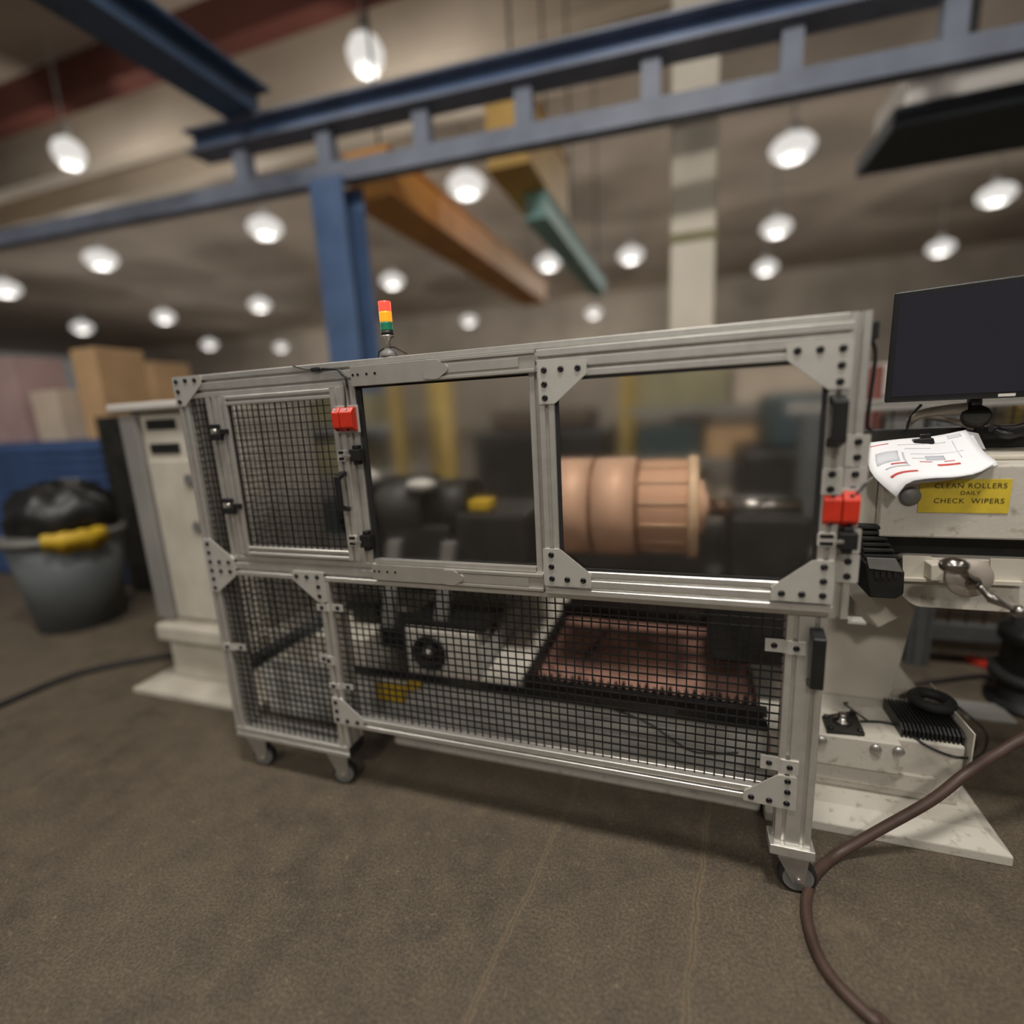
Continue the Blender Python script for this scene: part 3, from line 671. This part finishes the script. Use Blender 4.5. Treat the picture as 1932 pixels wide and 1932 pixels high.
MB().cyl(pv+Vector((0, .03, .02)), (pv.x, pv.y+.04, pv.z+.09), .018, 14).build('tilt_neck', 'bezel', MO)
MB().cyl((pv.x+.02, pv.y+.06, 1.2325), (pv.x+.02, pv.y+.06, pv.z-.0), .020, 14).build('arm_post', 'bezel', MO)
MB().tube([at((1738, 764), .58), at((1722, 780), .60), at((1714, 795), .60), at((1710, 812), .58)], .0045, 8).build('cable', 'black_plastic', MO)
box('tray_bar', 'dark_iron', L, .56, 1.3, .60, .65, 1.2325, 1.30, bevel=.004)
MB().tube([at((1880, 812), .50), at((1900, 820), .48), at((1932, 815), .5), at((1960, 830), .52)], .014, 8).build('cable_bundle', 'black_plastic', L)
MB().tube([at((1870, 808), .52), at((1905, 810), .53), at((1950, 800), .55)], .012, 8).build('cable_bundle', 'black_plastic', L)

class Sheet:
    def __init__(s, top, left, right, bottom):
        s.c = [[at(p, y) for p, y in e] for e in (top, left, right, bottom)]
    def ev(s, e, t):
        P = s.c[e]; x = t*(len(P)-1); i = min(int(x), len(P)-2); f = x-i
        p0, p1, p2, p3 = P[max(i-1, 0)], P[i], P[i+1], P[min(i+2, len(P)-1)]
        return .5*((2*p1)+(p2-p0)*f+(2*p0-5*p1+4*p2-p3)*f*f+(3*p1-p0-3*p2+p3)*f**3)
    def __call__(s, u, v):
        T, Bm, Lf, Rt = s.ev(0, u), s.ev(3, u), s.ev(1, v), s.ev(2, v)
        a, b, c, d = s.ev(0, 0), s.ev(0, 1), s.ev(3, 0), s.ev(3, 1)
        return T*(1-v)+Bm*v+Lf*(1-u)+Rt*u-(a*(1-u)*(1-v)+b*u*(1-v)+c*(1-u)*v+d*u*v)
    def patch(s, u0, u1, v0, v1, off, n=12, m_=10, t=.0006):
        b = MB(); up = Vector((0, -.45, .9))
        top = [s(u0+(u1-u0)*i/n, v0+(v1-v0)*j/m_)+up*off for j in range(m_+1) for i in range(n+1)]
        k = len(top); b.v = top+[p-up*t for p in top]
        for j in range(m_):
            for i in range(n):
                a = j*(n+1)+i; b.f.append((a, a+1, a+n+2, a+n+1)); b.f.append((k+a, k+a+n+1, k+a+n+2, k+a+1)); b.sm += [True]*2
        ring = [i for i in range(n+1)]+[j*(n+1)+n for j in range(1, m_+1)]+[m_*(n+1)+i for i in range(n-1, -1, -1)]+[j*(n+1) for j in range(m_-1, 0, -1)]
        for i in range(len(ring)):
            a, c = ring[i], ring[(i+1) % len(ring)]; b.f.append((a, c, c+k, a+k)); b.sm.append(False)
        return b
sh = Sheet([((1641, 836), .40), ((1700, 829), .43), ((1760, 824), .455), ((1822, 812), .49)],
           [((1641, 836), .40), ((1637, 862), .335), ((1646, 897), .265), ((1691, 939), .235)],
           [((1822, 812), .49), ((1840, 836), .415), ((1858, 856), .345), ((1881, 872), .285)],
           [((1691, 939), .235), ((1714, 911), .240), ((1760, 903), .245), ((1800, 901), .25), ((1845, 893), .26), ((1881, 872), .285)])
SH = sh.patch(0, 1, 0, 1, .002).build('drawing_sheet', 'paper'); tag(SH, 'white printed drawing sheet with red marks draped over the lathe housing', 'paper')
for u0, u1, v0, v1, mt_ in ((.10, .19, .62, .80, 0), (.02, .22, .14, .155, 1), (.58, .76, .70, .735, 1), (.66, .74, .63, .645, 1), (.45, .56, .63, .642, 1), (.13, .36, .80, .825, 1), (.22, .33, .64, .66, 1),
                          (.52, .68, .50, .60, 2), (.10, .30, .35, .60, 3), (.30, .75, .20, .21, 3), (.36, .60, .30, .31, 3), (.40, .85, .44, .447, 3), (.78, .90, .08, .15, 3), (.15, .35, .70, .712, 2), (.33, .345, .40, .68, 2), (.80, .807, .2, .6, 3), (.40, .6, .55, .556, 3)):
    if mt_: sh.patch(u0, u1, v0, v1, .0030, 8, 2, .0005).build('print_mark', ('', 'print_red', 'print_grey', 'print_faint')[mt_], SH)
sh2 = Sheet([((1690, 836), .44), ((1760, 826), .47), ((1836, 818), .50)], [((1690, 836), .44), ((1690, 870), .335), ((1715, 912), .262)],
            [((1836, 818), .50), ((1852, 846), .40), ((1884, 876), .30)], [((1715, 912), .262), ((1800, 903), .272), ((1884, 876), .30)])
s2 = sh2.patch(0, 1, 0, 1, -.001).build('backing_sheet', 'paper'); tag(s2, 'lower white sheet showing as an edge under the printed drawing', 'paper')
cs = [at(p, .49) for p in ((1824, 814), (1846, 818), (1860, 848), (1846, 846))]
cl = MB().slab(cs, (0, .003, .001)).build('punched_sleeve', 'clear_sleeve'); tag(cl, 'clear punched plastic sleeve edge beside the drawing sheet', 'plastic sleeve')
CL = empty('binder_clip', at((1744, 836), .445), 'black clip holding the drawing sheet at its top edge', 'clip')
pslab('clip_body', 'black_plastic', CL, [(1725, 829), (1762, 826), (1765, 836), (1758, 840), (1732, 841), (1724, 837)], .405, .02, .003)
pslab('clip_grip', 'black_plastic', CL, [(1738, 820), (1756, 818), (1758, 827), (1737, 828.5)], .43, .01, .002)

F_ = empty('finned_block', (.79, .52, .285), 'black finned metal block lying on the lathe plinth', 'metal block')
box('core', 'dark_iron', F_, .705, .875, .445, .60, .285, .310)
for k in range(15): x = .703+k*.0118; MB().prism([(.432, .2845), (.605, .2845), (.605, .326), (.455, .326), (.432, .312)], 'x', x, x+.0065).build('fin', 'black_plastic', F_)
b = MB(); c0 = fl((1758, 1322), .345); n, m_ = 28, 12
b.v = [Vector((c0.x+(.052+.019*math.cos(2*PI*j/m_))*math.cos(2*PI*i/n), c0.y+(.052+.019*math.cos(2*PI*j/m_))*math.sin(2*PI*i/n), .3455+.019*math.sin(2*PI*j/m_))) for i in range(n) for j in range(m_)]
b.f = [(i*m_+j, ((i+1) % n)*m_+j, ((i+1) % n)*m_+(j+1) % m_, i*m_+(j+1) % m_) for i in range(n) for j in range(m_)]; b.sm = [True]*len(b.f)
o = b.build('rubber_ring', 'rubber'); tag(o, 'thick black rubber ring lying behind the finned block', 'ring')
o = MB().tube([fl((1592, 1326), .288), fl((1600, 1326), .288)], .003, 6, 1).tube([fl((1592, 1327), .288), fl((1640, 1362), .288)], .003, 6, 1).build('hex_key', 'bolt_black'); tag(o, 'thin black bent hex key lying on the lathe plinth', 'hex key')
o = MB().tube([fl((1624, 1361), .2885), fl((1660, 1362), .2885), fl((1690, 1368), .290), fl((1715, 1385), .290), at((1750, 1408), .41), at((1790, 1425), .40), at((1825, 1430), .42), fl((1850, 1425), .10), fl((1862, 1400), .05), fl((1855, 1375), .05), fl((1810, 1335), .2), fl((1780, 1310), .29)], .0042, 8).build('cable', 'black_plastic'); tag(o, 'thin black cable looping over the lathe plinth', 'cable')
o = MB().tube([at((1660, 1350), .30)*0+Vector((-.30, .302, .336)), Vector((-.12, .29, .30)), Vector((.02, .285, .22)), Vector((.10, .285, .215)), Vector((.19, .285, .235))], .0035, 6).tube([(-.70, .75, .40), (-.60, .60, .345), (-.47, .47, .335)], .0035, 6).build('cable', 'black_plastic'); tag(o, 'thin black cable hanging over the lathe bed behind the mesh', 'cable')

# ================================================================ hose on the floor
pts = [Vector((1.3, -1.9, .0155)), Vector((.95, -1.0, .0155)), fl((1730, 2000), .0155), fl((1648, 1925), .0155), fl((1578, 1855), .0155), fl((1541, 1796), .0155), fl((1522, 1727), .0155), fl((1525, 1679), .0155), fl((1541, 1645), .0155), fl((1580, 1612), .018), at((1648, 1572), .20), at((1754, 1512), .235), at((1818, 1463), .27), at((1875, 1425), .33), at((1960, 1380), .40), at((2060, 1370), .5), Vector((1.5, .55, .2)), Vector((1.65, .6, .02)), Vector((2.2, .7, .017))]
o = MB().tube(pts, .0148, 14, 6).build('hose', 'hose_brown'); tag(o, 'thick brown rubber hose curving from the floor past the lathe foot', 'hose')
o = MB().tube([fl((-80, 1365), .015), fl((0, 1330), .015), fl((150, 1270), .015), fl((300, 1240), .015), fl((380, 1228), .015)], .018, 10).build('hose', 'rubber'); tag(o, 'dark hose lying on the floor left of the headstock cabinet', 'hose')

# ================================================================ left background
c = fl((160, 1170)); r0, r1, hb_ = .27, .35, .72
B_ = empty('trash_bin', (c.x, c.y, 0), 'round grey plastic trash bin with black liner at far left', 'trash bin')
MB().lathe([(r0, .0), (r1, hb_)], (c.x, c.y, 0), (0, 0, 1), 28).build('bin_body', 'bin_grey', B_)
MB().lathe([(r1-.01, hb_-.05), (r1+.03, hb_-.05), (r1+.03, hb_), (r1-.01, hb_)], (c.x, c.y, .0015), (0, 0, 1), 28).build('rim', 'caster_grey', B_)
lb = MB().ball((0, 0, 0), .33, 24, (1, .97, .72))
for k_, v_ in enumerate(lb.v):
    a_ = math.atan2(v_.y, v_.x); lb.v[k_] = v_*(1+.10*math.sin(5*a_+9*v_.z)+.07*math.sin(9*a_-14*v_.z))+Vector((c.x+.02, c.y+.02, hb_+.12))
lb.build('liner', 'bag_black', B_)
rg = MB(); n_ = 14; sec = ((.335, .69), (.340, .735), (.375, .745), (.394, .735), (.396, .66), (.404, .64), (.402, .745), (.375, .757), (.330, .747), (.325, .69)); ns_ = len(sec)
for k_ in range(n_+1):
    a_ = math.radians(-48+56*k_/n_)
    for r_, z_ in sec:
        zz = z_+(.012*math.sin(k_*1.1)-.03*math.sin(PI*k_/n_) if z_ < .7 else .006*math.sin(k_*1.7)); rr_ = r_+.004*math.sin(k_*2.1)
        rg.v.append(Vector((c.x+rr_*math.cos(a_), c.y+rr_*math.sin(a_), zz)))
for k_ in range(n_):
    for t_ in range(ns_): u_ = (t_+1) % ns_; rg.f.append((k_*ns_+t_, k_*ns_+u_, (k_+1)*ns_+u_, (k_+1)*ns_+t_)); rg.sm.append(True)
rg.f += [tuple(range(ns_)), tuple(n_*ns_+t_ for t_ in range(ns_))]; rg.sm += [False]*2
tag(rg.build('rag', 'yellow_paint'), 'yellow rag draped over the rim of the trash bin', 'rag')
CB = empty('shutter_cabinet', (-6.6, 1.9, 0), 'long blue cabinet with horizontal shutter slats behind the trash bin', 'cabinet')
box('carcass', 'cabinet_blue', CB, -9.5, -4.75, 1.75, 2.4, 0, 1.36)
for k in range(15): box('slat', 'cabinet_blue', CB, -9.5, -4.75, 1.70, 1.7495, .06+k*.085, .06+k*.085+.066, bevel=.012)
box('side_post', 'dark_iron', CB, -4.74, -4.2, 1.6, 2.3, 0, 1.55)
def tbox(name, mt, label, cat, p0, p1, Y, depth, group=None, bevel=.01, zmin=None):
    a, c_ = at(p0, Y), at(p1, Y); zlo = min(a.z, c_.z) if zmin is None else zmin
    o = MB().box(min(a.x, c_.x), max(a.x, c_.x), Y, Y+depth, zlo, max(a.z, c_.z)).build(name, mt, None, bevel); return tag(o, label, cat, group)
tbox('carton', 'carton', 'tall brown carton on the blue cabinet, nearest to its right end', 'carton', (130, 660), (205, 800), 1.9, .45, zmin=1.3605)
tbox('carton', 'carton_pale', 'low pale carton on the blue cabinet beside the tall one', 'carton', (55, 740), (118, 800), 1.9, .45, zmin=1.3605)
tbox('crate', 'pink_grey', 'dusty pink crate at far left on the blue cabinet', 'crate', (-40, 680), (48, 800), 1.9, .45, zmin=1.3605)
tbox('carton', 'carton', 'brown carton on a dark stand behind the headstock cabinet', 'carton', (215, 690), (300, 765), 3.2, .5, zmin=1.56)
tbox('stand', 'dark_iron', 'dark steel stand carrying a brown carton', 'stand', (200, 700), (330, 900), 3.0, .9, zmin=0).dimensions
# stand top at 1.56 so the carton rests on it
o = bpy.data.objects['stand']; zt = o.location.z*2; k_ = 1.559/zt; o.scale.z = k_; o.location.z *= k_

# ================================================================ overhead structure
def ty(x): return 3.5+.07*(x-.35)
def obar(b, x0, x1, z0, z1, hw):
    b.add([(x0, ty(x0)-hw, z0), (x1, ty(x1)-hw, z0), (x1, ty(x1)+hw, z0), (x0, ty(x0)+hw, z0), (x0, ty(x0)-hw, z1), (x1, ty(x1)-hw, z1), (x1, ty(x1)+hw, z1), (x0, ty(x0)+hw, z1)],
          [(3, 2, 1, 0), (4, 5, 6, 7), (0, 1, 5, 4), (1, 2, 6, 5), (2, 3, 7, 6), (3, 0, 4, 7)]); return b
T_ = empty('runway_truss', (-3.4, 3.24, 3.66), 'long blue steel truss spanning overhead on the blue column', 'truss')
for zz in (4.30, 4.46): pass
up = MB(); obar(up, -4.8, 3.6, 4.13, 4.155, .14); up.build('chord_flange', 'blue_truss', T_)
up = MB(); obar(up, -4.8, 3.6, 4.156, 4.314, .02); up.build('chord_web', 'blue_steel', T_)
up = MB(); obar(up, -4.8, 3.6, 4.315, 4.34, .14); up.build('chord_flange', 'blue_truss', T_)
lo = MB(); obar(lo, -9.0, 4.2, 3.66, 3.82, .07); lo.build('lower_chord', 'blue_truss', T_)
for x_ in (-4.25, -3.3, -2.3, -1.35, -.30, .72, 1.75, 2.8):
    b = MB(); obar(b, x_-.075, x_+.075, 3.8205, 4.1295, .06); b.build('strut', 'blue_truss', T_)
C_ = empty('steel_column', (-3.24, 3.25, 0), 'blue steel column under the overhead truss', 'column')
xb, yb = -3.24, ty(-3.24)-.0
box('web', 'blue_dark', C_, xb-.012, xb+.012, yb-.155, yb+.155, 0, 3.6595)
box('flange', 'blue_steel', C_, xb-.18, xb+.18, yb-.18, yb-.1555, 0, 3.6595)
box('flange', 'blue_steel', C_, xb-.18, xb+.18, yb+.1555, yb+.18, 0, 3.6595)
Bm = empty('overhead_beam', (-3.8, 1, 4.341), 'dark blue beam running overhead from truss toward the camera', 'beam')
box('flange', 'blue_dark', Bm, -4.27, -3.92, -6, 3.3, 4.341, 4.366); box('web', 'blue_dark', Bm, -4.11, -4.08, -6, 3.3, 4.3665, 4.62); box('flange', 'blue_dark', Bm, -4.27, -3.92, -6, 3.3, 4.6205, 4.65)
W_ = empty('round_column', (.05, 4.4, 0), 'pale cream building column behind the truss', 'column')
box('shaft', 'column_cream', W_, -.165, .255, 4.2, 4.6, 0, 8.999, bevel=.03)
box('band', 'olive', W_, -.175, .265, 4.19, 4.61, 2.93, 3.02, bevel=.005)
def girder(name, mt, label, x0, x1, y0, y1, z0, z1):
    g = empty(name, ((x0+x1)/2, (y0+y1)/2, z0), label, 'girder'); xm = (x0+x1)/2
    box('lower_flange', mt, g, x0-.03, x1+.03, y0, y1, z0, z0+.03); box('web', mt, g, x0, x1, y0, y1, z0+.0305, z1-.0305); box('upper_flange', mt, g, x0-.03, x1+.03, y0, y1, z1-.03, z1)
    for y_ in (y0+.3+1.9*(mt == 'crane_teal'), y1-.3): box('hanger', 'dark_iron', g, xm-.012, xm+.012, y_-.012, y_+.012, z1+.0005, 8.999)
girder('crane_girder', 'crane_orange', 'orange crane girder hanging right of the blue column', -3.58, -3.06, 3.95, 10.6, 3.78, 4.27)
girder('crane_girder', 'crane_yellow', 'short yellow girder hanging between the orange and teal girders', -2.12, -1.66, 4.5, 6.6, 4.05, 4.85)
girder('crane_girder', 'crane_teal', 'narrow teal girder hanging right of the yellow one', -1.90, -1.66, 5.2, 10.2, 3.72, 4.02)
DU = empty('air_duct', (2.6, 4.6, 3.5), 'grey air duct with pale side high at the right', 'duct')
box('duct_body', 'duct_light', DU, 1.66, 6, 4.1, 4.9, 3.66, 3.98, bevel=.03); box('duct_underside', 'duct_dark', DU, 1.56, 6, 4.0, 5.0, 3.50, 3.655, bevel=.02)  # duct's underside as a box of darker colour below the pale side
for x_ in (2.2, 4.2): box('hanger', 'dark_iron', DU, x_-.03, x_+.03, 4.45, 4.51, 3.981, 8.999)
for y_, z0_, z1_, mt_, lab in ((8.55, 7.75, 8.4, 'purlin_cream', 'cream roof beam nearest to the camera'), (10.2, 7.8, 8.4, 'purlin_cream', 'second cream roof beam from the camera'), (7.4, 8.3, 8.4, 'purlin_red', 'rust red roof beam high at upper left')):
    o = MB().box(-50, 14, y_-.22, y_+.22, z0_, 8.9995).build('roof_beam', mt_); tag(o, lab, 'roof beam', 'roof beams')
def lamp_at(x, y, z=7., s=1., first=[None], label=''):
    if first[0] is None:
        r = empty('high_bay_lamp', (x, y, z), label, 'lamp', 'high bay lamps in the hall')
        MB().lathe([(.02, -.22), (.26, -.24), (.44, -.10), (.48, .05), (.36, .2), (.12, .28), (.02, .29)], (x, y, z), (0, 0, 1), 20).build('globe', 'lamp_glow', r)
        MB().lathe([(.12, .285), (.14, .32), (.14, .5), (.03, .52), (.03, 1.99)], (x, y, z), (0, 0, 1), 12).build('housing', 'lamp_case', r)
        first[0] = r
    else:
        r = copy_tree(first[0], (x, y, z)); r['label'] = label
    r.scale = (s, s, 1); return r
LP = [(1495, 280), (1465, 430), (1445, 505), (1775, 468), (1880, 368), (190, 490), (500, 430), (490, 575), (310, 598), (155, 618), (10, 545), (740, 530), (880, 350), (1035, 495), (1190, 482), (395, 650), (530, 655), (885, 605), (1120, 590), (690, 105), (130, 290)]
WH = ['brightest lamp right of the cream column, highest of its row', 'lamp right of the cream column, second of its row', 'lamp right of the cream column, lowest of its row', 'lamp above the monitor, nearer the column', 'lamp above the monitor at the right edge',
      'large lamp at left under the truss', 'large lamp left of the blue column', 'lamp left of the blue column, below the large one', 'lamp above the headstock cabinet', 'small lamp above the cartons at left', 'lamp at the left edge of the picture',
      'lamp straight above the signal tower', 'large lamp between the orange and yellow girders', 'lamp between the orange and teal girders', 'lamp right of the teal girder', 'small lamp above the left end of the guard', 'small lamp just left of the blue column above the guard', 'small lamp above the middle of the guard', 'small lamp under the end of the teal girder', 'spot at the cream roof beam, upper middle, added as a lamp', 'spot at the cream roof beam, upper left, added as a lamp']
for p, l_ in zip(LP, WH):
    c = fl(p, 7.); s_ = 1.
    if p in ((690, 105), (130, 290)): s_ = .6  # smaller lamps added for the bright spots on the cream roof beam
    if c.y > 33: d = ray(*p); c = CAM+d*((33-CAM.y)/d.y)
    lamp_at(c.x, c.y, c.z, s_, label='white '+l_)
    l = bpy.data.lights.new('lamp_light', 'POINT'); l.energy = 170; l.shadow_soft_size = .12; l.color = LAMP_COL; lo_ = bpy.data.objects.new('lamp_light', l); COL.objects.link(lo_); lo_.location = (c.x, c.y, c.z-.42)

# ================================================================ things seen through the panels
def rack(x0, x1, y0, y1, label):
    r = empty('storage_rack', ((x0+x1)/2, (y0+y1)/2, 0), label, 'rack')
    for x_ in (x0, x1):
        for y_ in (y0, y1): box('upright', 'post_ochre', r, x_-.04, x_+.04, y_-.04, y_+.04, 0, 1.75)
    for z_ in (.35, .88, 1.32): box('shelf', 'shelf_grey', r, x0+.041, x1-.041, y0-.03, y1+.03, z_, z_+.06)
    return r
rack(-.5, 2.6, 3.2, 4.0, 'grey storage rack with yellow uprights behind the sliding door')
rack(-4.05, -2.2, 2.25, 2.9, 'grey storage rack with yellow uprights behind the left clear panel')
MT = ['olive', 'carton_pale', 'duct_light', 'dark_iron', 'teal_dark', 'carton', 'olive', 'shelf_grey']
i = 0
LV = {.41: 'bottom', .94: 'middle', 1.38: 'top'}
NMC = {'olive': 'olive green', 'carton_pale': 'pale cardboard', 'duct_light': 'light grey', 'dark_iron': 'black', 'teal_dark': 'dark teal', 'carton': 'brown cardboard', 'shelf_grey': 'grey'}
for rk, x0, x1, y_ in (('rack behind sliding door', -.4, 2.5, 3.25), ('rack behind left clear panel', -3.95, -2.3, 2.28)):
    for z_ in (.41, .94, 1.38):
        x = x0; j = 0
        while x < x1-.5:
            w_ = random.uniform(.5, .85); h = random.uniform(.24, .36); mt_ = MT[i % len(MT)]; i += 1; j += 1
            o = MB().box(x, min(x+w_, x1), y_, y_+.58, z_+.0005, z_+h).build('storage_box', mt_, None, .01)
            tag(o, '%s box, %s on %s shelf of the %s' % (NMC[mt_], ('first', 'second', 'third', 'fourth', 'fifth', 'sixth', 'seventh', 'eighth')[j-1], LV[z_], rk), 'box', 'boxes on the storage racks'); x += w_+.06
for x_, y_, mt_, lab, h in ((-1.95, 2.6, 'post_ochre', 'tall yellow guard post behind the left clear panel', 1.75), (at((525, 890), 1.75).x, 1.75, 'yellow_paint', 'short yellow post seen through the mesh door', 1.17), (1.25, 2.95, 'purlin_red', 'red post behind the sliding door at right', 1.6)):
    P_ = empty('guard_post', (x_, y_, 0), lab, 'post')
    MB().cyl((x_, y_, .0125), (x_, y_, h), .08, 14).build('tube', mt_, P_); box('foot', mt_, P_, x_-.14, x_+.14, y_-.14, y_+.14, 0, .012)
MA = empty('workshop_machine', (-1.3, 3.1, 0), 'dark brown workshop machine behind the left clear panel', 'machine')
box('body', 'dark_iron', MA, -1.75, -.6, 2.7, 3.5, 0, 1.25, bevel=.04); box('head', 'wood_dark', MA, -1.6, -.75, 2.75, 3.4, 1.2505, 1.42, bevel=.04)
MA = empty('workshop_machine', (.75, 2.6, 0), 'dark grey workshop machine seen at right through the sliding door', 'machine')
box('body', 'dark_iron', MA, .35, 1.0, 2.1, 2.9, 0, 1.1, bevel=.04); box('head', 'teal_dark', MA, .5, .95, 2.2, 2.8, 1.1005, 1.45, bevel=.04)

# ================================================================ fence and clutter at right
FE = empty('mesh_fence', (1.6, 1.45, 0), 'grey framed wire mesh fence behind the lathe at right', 'fence')
for x_ in (.62, 1.17, 2.3):
    extr('post', 'z', 0, 1.33, x_-.05, x_+.05, 1.56, 1.66, FE, 'fence_grey')
extr('rail', 'x', .5, 2.4, 1.56, 1.64, 1.331, 1.385, FE, 'aluminium')
for xa, xb_ in ((.671, 1.119), (1.221, 2.249)):
    box('rail', 'fence_grey', FE, xa, xb_, 1.57, 1.63, .16, .24)
    b = MB(); n = round((xb_-xa)/.075)
    for k in range(1, n): x = xa+(xb_-xa)*k/n; b.box(x-.003, x+.003, 1.597, 1.603, .24, 1.33)
    for k in range(1, 40): z = .24+1.09*k/40; b.box(xa, xb_, 1.6035, 1.608, z-.002, z+.002)
    o = b.build('wire_mesh', 'wire_black', FE); o['kind'] = 'stuff'
c = fl((1948, 1330)); ST = empty('black_drum', (c.x, c.y, 0), 'black drum at the right edge behind the lathe foot', 'drum')
MB().lathe([(.17, 0), (.17, .02), (.13, .03), (.13, .30), (.15, .31), (.15, .36), (.11, .38), (.11, .75)], (c.x, c.y, .0005), (0, 0, 1), 24).build('drum_body', 'black_plastic', ST)
MB().lathe([(.135, .12), (.165, .125), (.165, .16), (.135, .165)], (c.x, c.y, .0005), (0, 0, 1), 24).build('collar', 'rubber', ST)
for k, (x_, y_, l_, a_) in enumerate(((1.6, 1.95, 1.1, .03), (1.7, 2.27, 1.2, -.02), (1.65, 2.6, 1.2, .01))):  # boards made wide to darken the shadowy floor behind the fence
    ca, sa = math.cos(a_), math.sin(a_)
    P4 = [Vector((x_+u*ca-v*sa, y_+u*sa+v*ca, 0)) for u, v in ((-l_/2, -.13), (l_/2, -.13), (l_/2, .13), (-l_/2, .13))]
    o = MB().slab(P4, (0, 0, .09)).build('timber', 'wood_dark', None, .006); tag(o, ('nearest', 'middle', 'farthest')[k]+' of three dark timbers lying behind the fence', 'timber', 'timbers behind the fence')
c = fl((1868, 1262)); o = MB().slab([c+Vector((-.09, .05, 0)), c+Vector((.10, -.10, 0)), c+Vector((.13, -.06, 0)), c+Vector((-.05, .10, 0))], (0, 0, .03)).build('wedge', 'red_plastic', None, .006); tag(o, 'small red wedge on the floor beside the lathe foot', 'wedge')
o = MB().tube([fl((1755, 1300), .02)*0+Vector((1.0, 1.3, .01)), fl((1850, 1275), .012), fl((1868, 1286), .012), fl((1876, 1288), .012)], .01, 8).build('cable', 'rubber'); tag(o, 'black cable on the floor running to the black drum', 'cable')
c = fl((1862, 1338)); o = MB().box(c.x-.12, c.x+.06, c.y-.10, c.y+.04, 0, .012).build('sheet_scrap', 'shelf_grey', None, .003); tag(o, 'flat grey sheet scrap on the floor beside the black drum', 'scrap')
